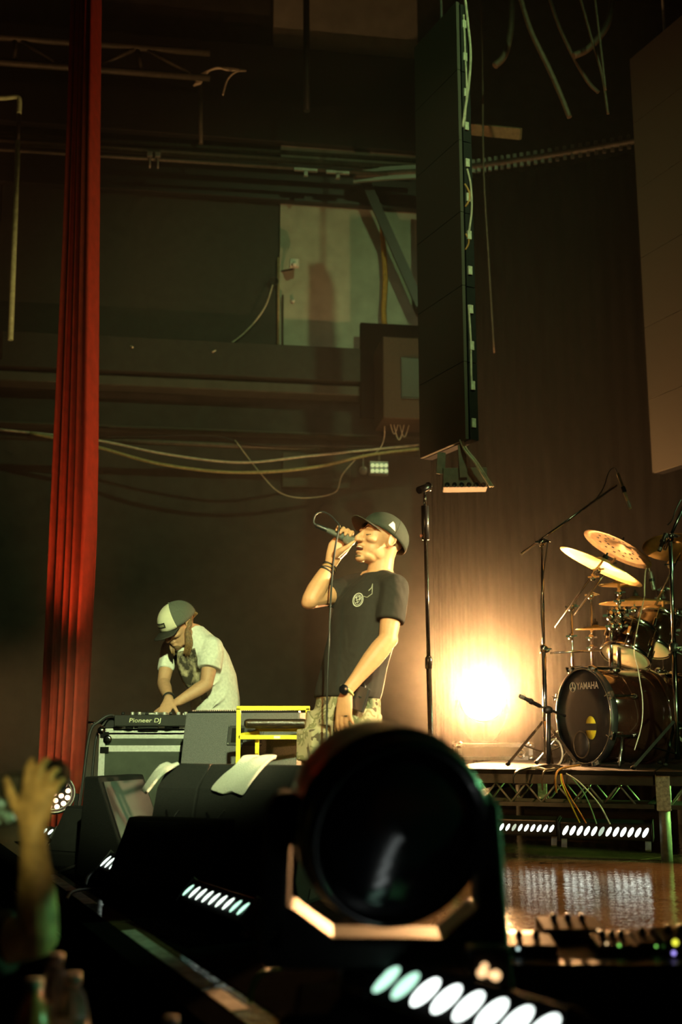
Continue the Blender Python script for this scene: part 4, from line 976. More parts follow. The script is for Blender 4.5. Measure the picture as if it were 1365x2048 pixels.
# ------------------------------------------------------------------ warm PAR lamp at the foot of the red curtain
lp2 = P(108, 1588, 6.55)
t = thing('par_lamp', (lp2.x, lp2.y, 0), 'round warm led wash lamp with many lenses near the red curtain', 'stage light')
ax2 = frame(V((0.32, -0.86, 0.40)), (0, 0, 1))
MB().lathe([(0.0, -0.12), (0.08, -0.11), (0.112, -0.02), (0.122, 0.0), (0.122, 0.016), (0.112, 0.018), (0.110, 0.004), (0.0, 0.003)], lp2, ax2, 32).build('can', M_black, t)
MB().ring(lp2 + ax2.col[2] * 0.018, ax2, 0.116, 0.005, 36, 6).build('rim', M_steel, t)
MB().ring(lp2 + ax2.col[2] * 0.014, ax2, 0.098, 0.003, 36, 6).build('inner_rim', M_steel, t)
lens_m = MB().lathe([(0.0155, 0.0), (0.012, 0.006), (0.0, 0.008)], (0, 0, 0), ax2, 16).mesh('lens', M_ledw, V((0, 0, 0)))
for rr, cnt in ((0.0, 1), (0.042, 6), (0.080, 12)):
    for k in range(cnt):
        a = 2 * math.pi * k / cnt + 0.2
        piece('lens', lens_m, t, lp2 + ax2 @ V((rr * math.cos(a), rr * math.sin(a), 0.006)) - t.location)
for s_ in (-1, 1):
    MB().bar(lp2 + V((0.13 * s_, 0.03, 0)), V((lp2.x + 0.09 * s_, lp2.y + 0.06, 0.0)), 0.025, 0.006).build('yoke_leg', M_black, t)
spot('par_beam', lp2 + V((0.06, 0.14, 0.14)), (-1.76, 7.32, 1.9), (1.0, 0.40, 0.13), 190, 36, 0.8, 0.07)

# ------------------------------------------------------------------ moving head light, out of focus in front
mc = P(768, 1632, 2.32); HS = 1.05
t = thing('moving_head_light', (mc.x, mc.y + 0.02, 0), 'large black moving head stage light standing in the foreground', 'stage light')
Mh = frame(V((0.30, -0.90, -0.28)), (0, 0, 1))
prof = [(0.0, -0.185), (0.09, -0.18), (0.135, -0.15), (0.165, -0.09), (0.178, -0.02), (0.182, 0.02), (0.186, 0.022), (0.188, 0.05), (0.184, 0.055), (0.178, 0.058), (0.181, 0.085), (0.178, 0.10), (0.165, 0.10), (0.158, 0.085)]
prof = [(a * HS, c * HS) for a, c in prof]
hb = MB().lathe(prof, mc, Mh, 48).build('head', mat('satin_black_shell', (0.010, 0.009, 0.011), 0.30, coat=0.25), t)
MB().lathe([(0.168, 0.092), (0.14, 0.104), (0.09, 0.118), (0.0, 0.124)], mc, Mh, 40).build('front_lens', M_glassd, hb)
MB().ring(mc + Mh.col[2] * 0.106, Mh, 0.178, 0.006, 48, 6).build('lens_ring', M_glassd, hb)
yk = mat('satin_black_yoke', (0.011, 0.011, 0.011), 0.55, spec=0.3)
def yq(px, py): return P(px, py, 2.34)
def plate(pts, th, name, m, y=0.0):
    n = len(pts); mm = MB()
    a = [p + V((0, y - th / 2, 0)) for p in pts]; c = [p + V((0, y + th / 2, 0)) for p in pts]
    mm.add(a + c, [tuple(range(n))[::-1], tuple(range(n, 2 * n))] + [(i, (i + 1) % n, (i + 1) % n + n, i + n) for i in range(n)])
    return mm.build(name, m, t, bevel=0.012, seg=3)
plate([yq(935, 1585), yq(972, 1578), yq(992, 1610), yq(1012, 1895), yq(955, 1895), yq(950, 1790), yq(948, 1690)], 0.15, 'yoke_arm', yk)
plate([yq(590, 1585), yq(555, 1580), yq(536, 1610), yq(518, 1895), yq(580, 1895), yq(579, 1795), yq(582, 1690)], 0.15, 'yoke_arm', yk)
plate([yq(518, 1890), yq(579, 1798), yq(666, 1862), yq(878, 1864), yq(951, 1800), yq(1012, 1890), yq(1000, 1925), yq(530, 1925)], 0.15, 'yoke_bridge', yk)
for s_, px_ in ((-1, 588), (1, 940)):
    MB().lathe([(0.05, -0.02), (0.05, 0.02), (0.03, 0.03), (0, 0.03)], yq(px_, 1640), frame((s_, 0, 0)), 20).build('tilt_bearing', M_blackp, t)
bz = yq(768, 1922).z
MB().lathe([(0.09, 0.0), (0.09, bz - 0.155)], (mc.x, mc.y + 0.02, 0.15), None, 28).build('pan_bearing', M_blackp, t)
bs = MB().bx(mc.x - 0.18, mc.x + 0.18, mc.y - 0.12, mc.y + 0.17, 0.012, 0.165).build('base', M_matte, t, bevel=0.015, seg=3)
for sx in (-1, 1):
    for sy in (-0.1, 0.15): MB().lathe([(0.02, 0.0), (0.018, 0.014)], (mc.x + 0.15 * sx, mc.y + sy, 0), None, 10).build('rubber_foot', M_blackr, t)
    MB().tube([(mc.x + 0.182 * sx, mc.y - 0.05, 0.10), (mc.x + 0.205 * sx, mc.y - 0.05, 0.115), (mc.x + 0.205 * sx, mc.y + 0.09, 0.115), (mc.x + 0.182 * sx, mc.y + 0.09, 0.10)], 0.009, 8).build('carry_handle', M_matte, t)
# small amber indicator lamps beside it
q_ = P(977, 1945, 2.12)
t = thing('indicator_box', (q_.x, q_.y + 0.03, 0), 'small black box with four amber lamps beside the moving head', 'stage light')
MB().bx(q_.x - 0.035, q_.x + 0.045, q_.y + 0.004, q_.y + 0.06, 0.0, q_.z + 0.04).build('housing', M_black, t, bevel=0.006)
M_amb = mat('amber_led', (0.9, 0.5, 0.2), 0.3, emit=(1.0, 0.60, 0.28), es=2.2, var=0.02)
for (x_, y_, r_) in ((964, 1946, 0.0075), (992, 1951, 0.0085), (970, 1933, 0.006), (979, 1949, 0.004)):
    MB().lathe([(r_, 0.0), (r_ * 0.7, 0.004), (0, 0.005)], P(x_, y_, 2.122), frame((0, -1, 0)), 12).build('lamp', M_amb, t)

# ------------------------------------------------------------------ gear case and effects pedals at the lower right edge
gz = P(1200, 1922, 2.75).z
t = thing('gear_case', (0.98, 2.9, 0), 'low black equipment case at the lower picture corner', 'flight case')
MB().bx(0.40, 1.6, 2.72, 3.15, 0.0, gz).build('panel_body', M_black, t, bevel=0.01)
for z_ in (0.012, gz - 0.012): MB().bx(0.398, 1.602, 2.712, 2.724, z_ - 0.012, z_ + 0.012).build('edge_rail', M_blackp, t)
MB().tube(catmull([(0.9, 2.715, gz - 0.09), (0.92, 2.69, gz - 0.07), (1.08, 2.69, gz - 0.07), (1.1, 2.715, gz - 0.09)], 4), 0.008, 6).build('handle', M_blackr, t)
M_i = {c: mat('pilot_' + c, v, 0.3, emit=v, es=1.6, var=0.02) for c, v in dict(green=(0.25, 0.75, 0.12), amber=(1.0, 0.7, 0.35), yellow=(0.75, 0.75, 0.05), violet=(0.35, 0.28, 0.85), pale=(0.55, 0.75, 0.7)).items()}
def pedal(px, py, Y, w_, d_, h, label, lamps, knobs=2):
    c = P(px, py, Y); x0 = c.x; z0 = gz
    t = thing('effects_pedal', (x0, Y + d_ / 2, z0), label, 'effects unit', 'effects units on the equipment case')
    MB().prism([(-d_ / 2, 0), (d_ / 2, 0), (d_ / 2, h), (-d_ / 2, h * 0.7)], (x0 + w_ / 2, Y + d_ / 2, z0), Matrix((V((0, 1, 0)), V((0, 0, 1)), V((-1, 0, 0)))).transposed() if False else Matrix(((0, 0, -1), (1, 0, 0), (0, 1, 0))), w_).build('housing', M_blackp, t, bevel=0.004)
    for k in range(knobs):
        xx = x0 - w_ * 0.35 + w_ * 0.7 * (k + 0.5) / knobs
        MB().lathe([(0.009, 0.0), (0.008, 0.016), (0.0, 0.017)], (xx, Y + d_ * 0.7, z0 + h * 0.88), None, 10).build('knob', M_blackp, t)
    for (dx, dz, r_, c_) in lamps:
        r_ *= 0.6; MB().lathe([(r_, 0.0), (r_ * 0.7, 0.004), (0.0, 0.005)], (x0 + dx, Y - 0.001, z0 + dz), frame((0, -1, 0)), 10).build('pilot_lamp', M_i[c_], t)
    return t
pedal(1065, 1872, 2.80, 0.12, 0.10, 0.036, 'dark effects pedal with a pale lamp beside the moving head', [(-0.035, 0.018, 0.007, 'pale')])
pedal(1150, 1860, 2.98, 0.16, 0.12, 0.045, 'large dark effects pedal standing highest on the case', [(0.06, 0.03, 0.004, 'amber')], 3)
pedal(1238, 1868, 2.80, 0.10, 0.10, 0.036, 'dark effects pedal with a green pilot lamp', [(0.0, 0.026, 0.006, 'green'), (-0.03, 0.03, 0.005, 'amber')], 3)
pedal(1312, 1872, 2.82, 0.08, 0.10, 0.040, 'narrow dark effects pedal next to the picture edge', [(0.0, 0.02, 0.005, 'green')])
pedal(1368, 1885, 2.78, 0.09, 0.10, 0.055, 'effects pedal with yellow and violet lamps cut by the picture edge', [(-0.02, 0.036, 0.013, 'yellow'), (-0.025, 0.012, 0.009, 'violet')])

# ------------------------------------------------------------------ things in the pit: case with bottles
t = thing('pit_case', (-0.49, 2.11, -1.0), 'black road case in the dark photo pit', 'flight case')
MB().bx(-0.72, -0.26, 1.90, 2.32, -0.98, 0.04).build('panel_body', M_black, t, bevel=0.01)
for x_ in (-0.71, -0.27):
    for y_ in (1.91, 2.31): MB().bx(x_ - 0.014, x_ + 0.014, y_ - 0.014, y_ + 0.014, -0.98, 0.045).build('corner_edge', M_blackp, t)
for x_ in (-0.67, -0.31):
    for y_ in (1.95, 2.27): MB().tube([(x_, y_ - 0.012, -0.985), (x_, y_ + 0.012, -0.985)], 0.015, 10).build('caster', M_blackr, t)
M_clear = mat('clear_plastic', (0.6, 0.62, 0.6), 0.08, trans=0.85, var=0.02)
M_cap = mat('grey_cap', (0.25, 0.26, 0.24), 0.5)
def bottle(px, py, Y, h, label, m, capm, r=0.031):
    c = P(px, py, Y); b_ = V((c.x, Y, 0.04))
    t = thing('water_bottle', b_, label, 'bottle', 'bottles on the pit case')
    MB().lathe([(0.0, 0.0), (r * 0.9, 0.0), (r, 0.01), (r, h * 0.3), (r * 0.9, h * 0.34), (r, h * 0.38), (r, h * 0.66), (r * 0.75, h * 0.80), (r * 0.42, h * 0.88), (r * 0.40, h * 0.92), (0, h * 0.92)], b_, None, 20).build('bottle_body', m, t)
    MB().lathe([(r * 0.48, h * 0.92), (r * 0.48, h), (0, h)], b_, None, 14).build('cap', capm, t)
    MB().lathe([(r * 1.012, h * 0.40), (r * 1.012, h * 0.62)], b_, None, 20).build('paper_band', mat('bottle_band', (0.12, 0.12, 0.12), 0.6), t)
bottle(112, 1885, 2.2, 0.235, 'tallest clear water bottle in the pit, behind the amber one', M_clear, M_cap)
bottle(148, 1905, 2.13, 0.215, 'clear water bottle nearest to the stage edge tape', M_clear, M_cap)
bottle(345, 1962, 2.05, 0.16, 'single small bottle standing apart on the pit case', M_clear, M_cap, 0.026)
bottle(72, 1890, 2.06, 0.22, 'amber bottle glowing orange below the raised arm', mat('amber_plastic', (0.55, 0.22, 0.08), 0.2, trans=0.3), M_cap)

# ------------------------------------------------------------------ people
def hand(mb, wrist, d, t_, n, s=1.0, curl=(0.25, 0.3, 0.3, 0.35), thumb=(0.75, 0.25), bend=(1.0, 1.2, 0.8), spread=0.10):
    """wrist point, direction to the fingers d, towards the thumb t_, towards the palm side n"""
    d = V(d).normalized(); t_ = V(t_); t_ = (t_ - d * t_.dot(d)).normalized(); nn = d.cross(t_)
    if nn.dot(V(n)) < 0: nn = -nn
    W = V(wrist)
    offs = (0.028, 0.0095, -0.009, -0.026); ln = (0.082, 0.086, 0.080, 0.072); fl = (0.070, 0.078, 0.072, 0.056); fr = (0.0088, 0.0090, 0.0086, 0.0076)
    mb.loft([(W - d * 0.012 * s, t_ * 0.028 * s, nn * 0.020 * s), (W + d * 0.012 * s, t_ * 0.029 * s, nn * 0.019 * s), (W + d * 0.045 * s + t_ * 0.003 * s, t_ * 0.039 * s, nn * 0.016 * s), (W + d * 0.078 * s, t_ * 0.038 * s, nn * 0.0125 * s), (W + d * 0.088 * s, t_ * 0.034 * s, nn * 0.010 * s)], 16)
    for i in range(4):
        k = W + (t_ * offs[i] + d * ln[i]) * s
        dd = (d + t_ * (1.5 - i) * spread).normalized()
        pts = [k - dd * 0.02 * s, k]; a = 0
        for j, f in enumerate((0.46, 0.30, 0.24)):
            a += curl[i] * bend[j]
            k = k + (dd * math.cos(a) + nn * math.sin(a)) * fl[i] * f * s; pts.append(k)
        r = fr[i] * s
        mb.tube(pts, [r * 1.05, r * 1.12, r * 1.05, r * 0.98, r * 0.72], 10)
        mb.ell(pts[-1], (r * 0.72,) * 3, None, 8, 6)
        mb.ell(pts[1], (r * 1.2,) * 3, None, 8, 6)
    k = W + (d * 0.022 + t_ * 0.024) * s
    d1 = (d * thumb[0] + t_ * (1 - thumb[0]) + nn * thumb[1]).normalized()
    p1 = k + d1 * 0.034 * s; d2 = (d1 + d * 0.25 + nn * thumb[1] * 0.4).normalized(); p2 = p1 + d2 * 0.030 * s; d3 = (d2 + d * 0.2).normalized(); p3 = p2 + d3 * 0.024 * s
    mb.tube([W + (d * 0.005 + t_ * 0.012) * s, k, p1, p2, p3], [0.016 * s, 0.0155 * s, 0.0115 * s, 0.0105 * s, 0.0078 * s], 10)
    mb.ell(p3, (0.0078 * s,) * 3, None, 8, 6)

def head(mb, c, fwd, up, s=1.0, mouth=0.0, ears=True):
    """skull and face; local x = forward, y = left, z = up"""
    z = V(up); f = V(fwd).normalized(); z = (z - f * z.dot(f)).normalized(); y = z.cross(f)
    M = Matrix((f, y, z)).transposed(); c = V(c)
    def q(x, y_, z_): return c + M @ V((x * s, y_ * s, z_ * s))
    def e(x, y_, z_, rx, ry, rz, rot=None): mb.ell(q(x, y_, z_), (rx * s, ry * s, rz * s), M @ rot if rot else M, 20, 14)
    e(-0.018, 0, 0.040, 0.100, 0.077, 0.088)
    e(0.030, 0, 0.000, 0.066, 0.066, 0.080)
    e(0.030, 0, -0.050, 0.056, 0.058, 0.062)
    e(0.036, 0, -0.090 - mouth * 0.5, 0.050, 0.046, 0.026)
    e(0.072, 0, -0.104 - mouth, 0.022, 0.026, 0.017)
    for sd in (-1, 1):
        e(0.004, 0.042 * sd, -0.060 - mouth * 0.4, 0.042, 0.016, 0.032)          # jaw corner
        e(0.078, 0.030 * sd, 0.022, 0.020, 0.030, 0.011)                         # brow
        e(0.062, 0.043 * sd, -0.024, 0.028, 0.022, 0.018)                        # cheek
        e(0.071, 0.031 * sd, 0.000, 0.014, 0.017, 0.010)                         # closed lid
        e(0.099, 0.013 * sd, -0.036, 0.011, 0.008, 0.008)                        # nostril
        if ears:
            Re = Matrix.Rotation(R(-12), 3, 'Y')
            e(-0.012, 0.080 * sd, -0.004, 0.018, 0.007, 0.031, Re)
            mb.ring(q(-0.014, 0.087 * sd, 0.000), M @ Re @ frame((0, sd, 0), (1, 0, 0)), 0.021 * s, 0.0048 * s, 20, 6, 0.82, 1.42)
            e(-0.004, 0.080 * sd, -0.030, 0.010, 0.008, 0.010)
    mb.tube([q(0.086, 0, 0.016), q(0.104, 0, -0.012), q(0.117, 0, -0.034)], [0.009 * s, 0.011 * s, 0.0125 * s], 10)
    e(0.113, 0, -0.037, 0.013, 0.012, 0.010)
    e(0.086, 0, -0.058, 0.017, 0.025, 0.010)
    e(0.092, 0, -0.061, 0.011, 0.020, 0.0055)
    e(0.084, 0, -0.079 - mouth, 0.016, 0.022, 0.0075)
    return M, q
def limb(mb, pts, rad, n=14):
    mb.tube(pts, rad, n)
    for p, r in zip(pts, rad): mb.ell(p, (r * 0.99,) * 3, None, 12, 8)
def cap_mesh(t, q, M, s, crown, brimm, bill_rot=0.0, tilt=0.0, panel=None, width=1.0, ctr=(-0.018, 0, 0.036), R_=(0.111, 0.088, 0.098), bill=0.078):
    """baseball cap in head space"""
    Rt = Matrix.Rotation(tilt, 3, 'Y')
    def cq(x, y, z): return q(*(V(ctr) + Rt @ V((x, y, z))))
    def shell(a0, a1, k0, name, m, off=1.0, par=None):
        mm = MB(); vs = []; na, nz = 30, 12
        for j in range(nz + 1):
            ph = (math.pi / 2) * (1 - j / nz) * 0.0 + (math.pi / 2) * (j / nz) * (1.0) ; ph = -0.10 + (math.pi / 2 + 0.10) * (j / nz)
            for i in range(na + 1):
                a = a0 + (a1 - a0) * i / na
                fr = 1.0 + 0.05 * max(0, math.cos(a)) * math.sin(ph * 2)
                vs.append(cq(R_[0] * off * math.cos(ph) * math.cos(a) * fr, R_[1] * off * math.cos(ph) * math.sin(a) * fr, R_[2] * off * math.sin(ph)))
        fs = [(j * (na + 1) + i, j * (na + 1) + i + 1, (j + 1) * (na + 1) + i + 1, (j + 1) * (na + 1) + i) for j in range(nz) for i in range(na)]
        mm.add(vs, fs, True)
        o = mm.build(name, m, par or t); md = o.modifiers.new('t', 'SOLIDIFY'); md.thickness = 0.003; md.offset = 1
        return o
    cr = shell(-math.pi, math.pi, 0, 'cap', crown)
    if panel: shell(-0.95, 0.95, 0, 'cap_front_panel', panel, 1.022, cr)
    mm = MB(); vs = []; nu, nv = 20, 8
    for j in range(nv + 1):
        for i in range(nu + 1):
            a = -1.05 + 2.10 * i / nu; f = j / nv
            x = R_[0] * 1.0 * math.cos(a) + bill * f * (math.cos(a * 0.9) ** 0.45)
            y = R_[1] * 1.0 * math.sin(a) * (1 + 0.02 * f)
            z = -0.008 - 0.10 * (y / R_[1]) ** 2 * 0.16 - 0.012 * f
            vs.append(cq(x, y, z))
    fs = [(j * (nu + 1) + i, j * (nu + 1) + i + 1, (j + 1) * (nu + 1) + i + 1, (j + 1) * (nu + 1) + i) for j in range(nv) for i in range(nu)]
    mm.add(vs, fs, True)
    o = mm.build('cap_bill', brimm, cr); md = o.modifiers.new('t', 'SOLIDIFY'); md.thickness = 0.004; md.offset = 0
    MB().ell(cq(0, 0, R_[2] * 1.03), (0.007 * s,) * 3, None, 8, 6).build('cap_button', crown, cr)
    for k in range(6):
        a = math.pi / 6 + k * math.pi / 3
        pts = [cq(R_[0] * 1.03 * math.cos(ph) * math.cos(a), R_[1] * 1.03 * math.cos(ph) * math.sin(a), R_[2] * 1.03 * math.sin(ph)) for ph in [x * math.pi / 16 for x in range(0, 9)]]
        MB().tube(pts, 0.0012, 5).build('cap_seam', crown, cr)
    return cr, cq

# ---- singer -------------------------------------------------------
YS = 5.05
def S(px, py, dy=0.0): return P(px, py, YS + dy)
Fd = V((-0.75, -0.66, 0)); Ld = V((0.66, -0.75, 0))
body = MB()
hc = S(761, 1082, 0.02); fw = V((-0.84, -0.44, 0.30)); upv = V((0.27, 0.12, 0.95))
Mh_, hq_ = head(body, hc, fw, upv, 1.03, mouth=0.010)
nb = S(762, 1150, 0.02)
body.loft([(S(771, 1098, 0.02), (0.062, 0, 0.01), (0, 0.058, 0)), (S(764, 1122, 0.02), (0.059, 0, 0.008), (0, 0.056, 0)), (S(760, 1143, 0.02), (0.062, 0, 0.006), (0, 0.060, 0)), (S(757, 1165, 0.02), (0.085, -0.03, 0), (0.02, 0.085, 0))], 20)
shL, shR = S(790, 1178, -0.135), S(694, 1180, 0.15)
def tring(px, py, a, b_, dy=0.0, lean=0.0): return (S(px, py, dy), Ld * a, Fd * b_ + V((0, 0, lean)))
body.loft([tring(693, 1440, 0.15, 0.10), tring(700, 1380, 0.15, 0.10), tring(715, 1310, 0.15, 0.10), tring(732, 1230, 0.16, 0.10), tring(745, 1180, 0.15, 0.09), tring(757, 1155, 0.07, 0.06)])
limb(body, [S(752, 1165, 0.0), shL], [0.06, 0.052]); limb(body, [S(740, 1165, 0.05), shR], [0.06, 0.05])
elL, wrL = S(776, 1279, -0.20), S(698, 1377, -0.25)
limb(body, [shL, shL.lerp(elL, 0.45), shL.lerp(elL, 0.8), elL], [0.054, 0.050, 0.044, 0.040])
body.ell(elL + V((0.012, 0.004, 0.0)), (0.034, 0.034, 0.036))
limb(body, [elL, elL.lerp(wrL, 0.2), elL.lerp(wrL, 0.42), elL.lerp(wrL, 0.8), wrL], [0.041, 0.045, 0.043, 0.031, 0.027])
hand(body, S(693, 1388, -0.25), (-0.12, -0.05, -1.0), (-0.80, 0.50, 0), (-0.5, 0.85, 0), 1.06, curl=(0.22, 0.24, 0.26, 0.34), thumb=(0.80, 0.18), spread=0.07)
elR, wrR = S(622, 1200, -0.06), S(664, 1126, 0.02)
limb(body, [shR, shR.lerp(elR, 0.5), elR], [0.052, 0.050, 0.040])
body.ell(elR + V((-0.012, 0, -0.012)), (0.032, 0.034, 0.030))
limb(body, [elR, elR.lerp(wrR, 0.25), elR.lerp(wrR, 0.55), elR.lerp(wrR, 0.9), wrR], [0.042, 0.046, 0.041, 0.031, 0.028])
# right hand closed round the microphone
mT, mH = S(636, 1052, 0.0), S(709, 1084, -0.01)
mx = (mH - mT).normalized(); mv = V((0, -1, 0)); mv = (mv - mx * mv.dot(mx)).normalized(); mu = mv.cross(mx)
if mu.z < 0: mu = -mu
def grip(px, py, ang, rad):
    c = mT + mx * ((S(px, py, 0) - mT).dot(mx))
    return c + (mu * math.cos(ang) + mv * math.sin(ang)) * rad
body.loft([(wrR - V((0.006, 0, 0.012)), (0.026, 0, -0.010), (0, 0.024, 0)), (S(668, 1112, 0.03), (0.036, 0, -0.014), (0, 0.024, 0)), (S(677, 1096, 0.035), (0.046, 0, -0.022), (0, 0.021, 0)), (S(685, 1084, 0.035), (0.044, 0, -0.018), (0, 0.018, 0)), (S(690, 1074, 0.038), (0.036, 0, -0.018), (0, 0.014, 0))], 16)
for (px_, py_, a_end, r_) in ((702, 1079, 1.0, 0.0092), (693, 1075, 1.25, 0.0096), (684, 1071, 1.35, 0.0092), (675, 1067, 1.15, 0.0082)):
    ch = [grip(px_ - 3, py_, a, 0.029) for a in (-1.75, -0.95, -0.15, 0.55, a_end)]
    ch[2] += mu * 0.010; ch[1] += mu * 0.004
    body.tube(ch, [r_ * 1.15, r_ * 1.15, r_ * 1.1, r_, r_ * 0.75], 10)
    for p_, k_ in zip(ch[1:], (1.15, 1.15, 1.0, 0.75)): body.ell(p_, (r_ * k_,) * 3, None, 8, 6)
th = [S(672, 1110, 0.0), S(684, 1101, -0.025), S(697, 1093, -0.035), S(706, 1085, -0.036)]
body.tube(th, [0.020, 0.016, 0.0115, 0.0085], 10)
for p_, r_ in zip(th, (0.019, 0.015, 0.0115, 0.0085)): body.ell(p_, (r_,) * 3, None, 10, 6)
limb(body, [S(680, 1108, 0.01), S(692, 1098, 0.012), S(700, 1090, 0.012)], [0.020, 0.016, 0.012])
# legs
kR, kL, aR, aL = S(640, 1578, 0.06), S(702, 1585, -0.16), S(668, 1742, 0.13), S(742, 1765, -0.12)
aR.z = 0.09; aL.z = 0.09
limb(body, [S(675, 1430, 0.07), kR, aR], [0.085, 0.055, 0.04]); limb(body, [S(712, 1430, -0.06), kL, aL], [0.085, 0.055, 0.04])
singer = body.remesh('person', M_skin, None, 0.004, 4, base=((aR.x + aL.x) / 2, YS, 0))
tag(singer, 'singer in a black t-shirt and cap holding a microphone to the mouth', 'person')
# clothes
def shirt_mat(name, col, scale=7, strength=0.35):
    m = mat(name, col, 0.85, scale=60, var=0.12)
    nt = m.node_tree; b = nt.nodes['Principled BSDF']; tc = [n for n in nt.nodes if n.type == 'TEX_COORD'][0]
    mp = nt.nodes.new('ShaderNodeMapping'); mp.inputs['Scale'].default_value = (1.0, 1.0, 0.55); mp.inputs['Rotation'].default_value = (0, R(25), 0)
    nz = nt.nodes.new('ShaderNodeTexNoise'); nz.inputs['Scale'].default_value = scale; nz.inputs['Detail'].default_value = 2; nz.inputs['Distortion'].default_value = 0.8
    bp = nt.nodes.new('ShaderNodeBump'); bp.inputs['Strength'].default_value = strength; bp.inputs['Distance'].default_value = 0.06
    nt.links.new(tc.outputs['Object'], mp.inputs['Vector']); nt.links.new(mp.outputs['Vector'], nz.inputs['Vector'])
    nt.links.new(nz.outputs['Fac'], bp.inputs['Height']); nt.links.new(bp.outputs['Normal'], b.inputs['Normal'])
    return m
M_tee = shirt_mat('black_cotton', (0.018, 0.013, 0.010))
sh = MB()
sh.loft([tring(694, 1398, 0.178, 0.128, 0, 0.01), tring(697, 1385, 0.182, 0.132), tring(707, 1340, 0.176, 0.132), tring(721, 1285, 0.182, 0.134), tring(733, 1235, 0.192, 0.136), tring(741, 1200, 0.195, 0.128), tring(748, 1175, 0.175, 0.105), tring(755, 1158, 0.115, 0.082), tring(759, 1147, 0.078, 0.074)])
slL, slR = shL.lerp(elL, 0.66), shR.lerp(elR, 0.52)
limb(sh, [S(768, 1166, -0.05), shL + V((0, 0, 0.004)), shL.lerp(elL, 0.35)], [0.062, 0.066, 0.066], 18)
sh.tube([shL, shL.lerp(elL, 0.4), slL], [0.066, 0.067, 0.064], 18)
limb(sh, [S(735, 1168, 0.06), shR + V((0, 0, 0.004))], [0.062, 0.064], 18)
sh.tube([shR, slR], [0.064, 0.060], 18)
# drape folds pulled from the shoulder and armpit
for (a, c, r_) in (((775, 1215, -0.155), (715, 1300, -0.13), 0.012), ((770, 1240, -0.16), (728, 1345, -0.13), 0.011), ((700, 1225, -0.06), (668, 1320, -0.06), 0.011), ((745, 1330, -0.14), (700, 1372, -0.15), 0.012), ((690, 1345, -0.13), (655, 1385, -0.09), 0.010)):
    p0, p1 = S(*a), S(*c)
    sh.tube([p0, p0.lerp(p1, 0.5) + V((0, -0.006, -0.01)), p1], [r_ * 0.5, r_, r_ * 0.4], 8)
tee = sh.remesh('t_shirt', M_tee, singer, 0.006, 4); tee['label'] = 'black t-shirt with a round chest emblem'
M_camo = bpy.data.materials.new('camouflage_cotton'); M_camo.use_nodes = True
nt = M_camo.node_tree; b = nt.nodes['Principled BSDF']; b.inputs['Roughness'].default_value = 0.9
tc = nt.nodes.new('ShaderNodeTexCoord'); nz = nt.nodes.new('ShaderNodeTexNoise'); nz.inputs['Scale'].default_value = 13; nz.inputs['Detail'].default_value = 3; nz.inputs['Distortion'].default_value = 0.6
nt.links.new(tc.outputs['Object'], nz.inputs['Vector'])
cr = nt.nodes.new('ShaderNodeValToRGB'); cr.color_ramp.interpolation = 'CONSTANT'
cr.color_ramp.elements[0].color = (0.10, 0.075, 0.045, 1); cr.color_ramp.elements[1].position = 0.42; cr.color_ramp.elements[1].color = (0.36, 0.31, 0.20, 1)
e_ = cr.color_ramp.elements.new(0.52); e_.color = (0.20, 0.19, 0.10, 1)
e_ = cr.color_ramp.elements.new(0.60); e_.color = (0.45, 0.40, 0.28, 1)
nt.links.new(nz.outputs['Fac'], cr.inputs['Fac']); nt.links.new(cr.outputs['Color'], b.inputs['Base Color'])
bp = nt.nodes.new('ShaderNodeBump'); bp.inputs['Strength'].default_value = 0.4; bp.inputs['Distance'].default_value = 0.03
nt.links.new(nz.outputs['Fac'], bp.inputs['Height']); nt.links.new(bp.outputs['Normal'], b.inputs['Normal'])
pa = MB()
pa.loft([tring(690, 1450, 0.165, 0.125), tring(692, 1420, 0.168, 0.125), tring(696, 1385, 0.160, 0.118)])
for h_, k_, an in ((S(663, 1440, 0.06), kR, aR), (S(714, 1440, -0.07), kL, aL)):
    pa.tube([h_ + V((0, 0, 0.03)), h_.lerp(k_, 0.35), h_.lerp(k_, 0.7), k_, k_.lerp(an, 0.5), an + V((0, 0, 0.0))], [0.115, 0.112, 0.102, 0.090, 0.082, 0.078], 18)
pa.box(S(742, 1425, -0.10), (0.05, 0.10, 0.12), RZ(30)); pa.box(S(615, 1490, -0.03), (0.04, 0.12, 0.14), RZ(40))
trs = pa.remesh('trousers', M_camo, singer, 0.007, 5); trs['label'] = 'loose camouflage cargo trousers'
for an, k in ((aR, 0), (aL, 1)):
    so = MB(); so.ell(an + V((-0.06, -0.045, -0.045)), (0.135, 0.05, 0.045), RZ(38)); so.ell(an + V((0, 0, -0.02)), (0.058, 0.05, 0.055)); so.box(an + V((-0.055, -0.04, -0.078)), (0.25, 0.095, 0.022), RZ(38))
    so.remesh('shoe', M_blackr, singer, 0.006, 3)
M_cap1 = mat('dark_cap_cotton', (0.022, 0.030, 0.020), 0.8, var=0.2)
cap1, cq1 = cap_mesh(singer, hq_, Mh_, 1.03, M_cap1, mat('dark_cap_bill', (0.030, 0.024, 0.016), 0.8), tilt=-0.30, R_=(0.118, 0.090, 0.104), ctr=(-0.016, 0, 0.026), bill=0.062)
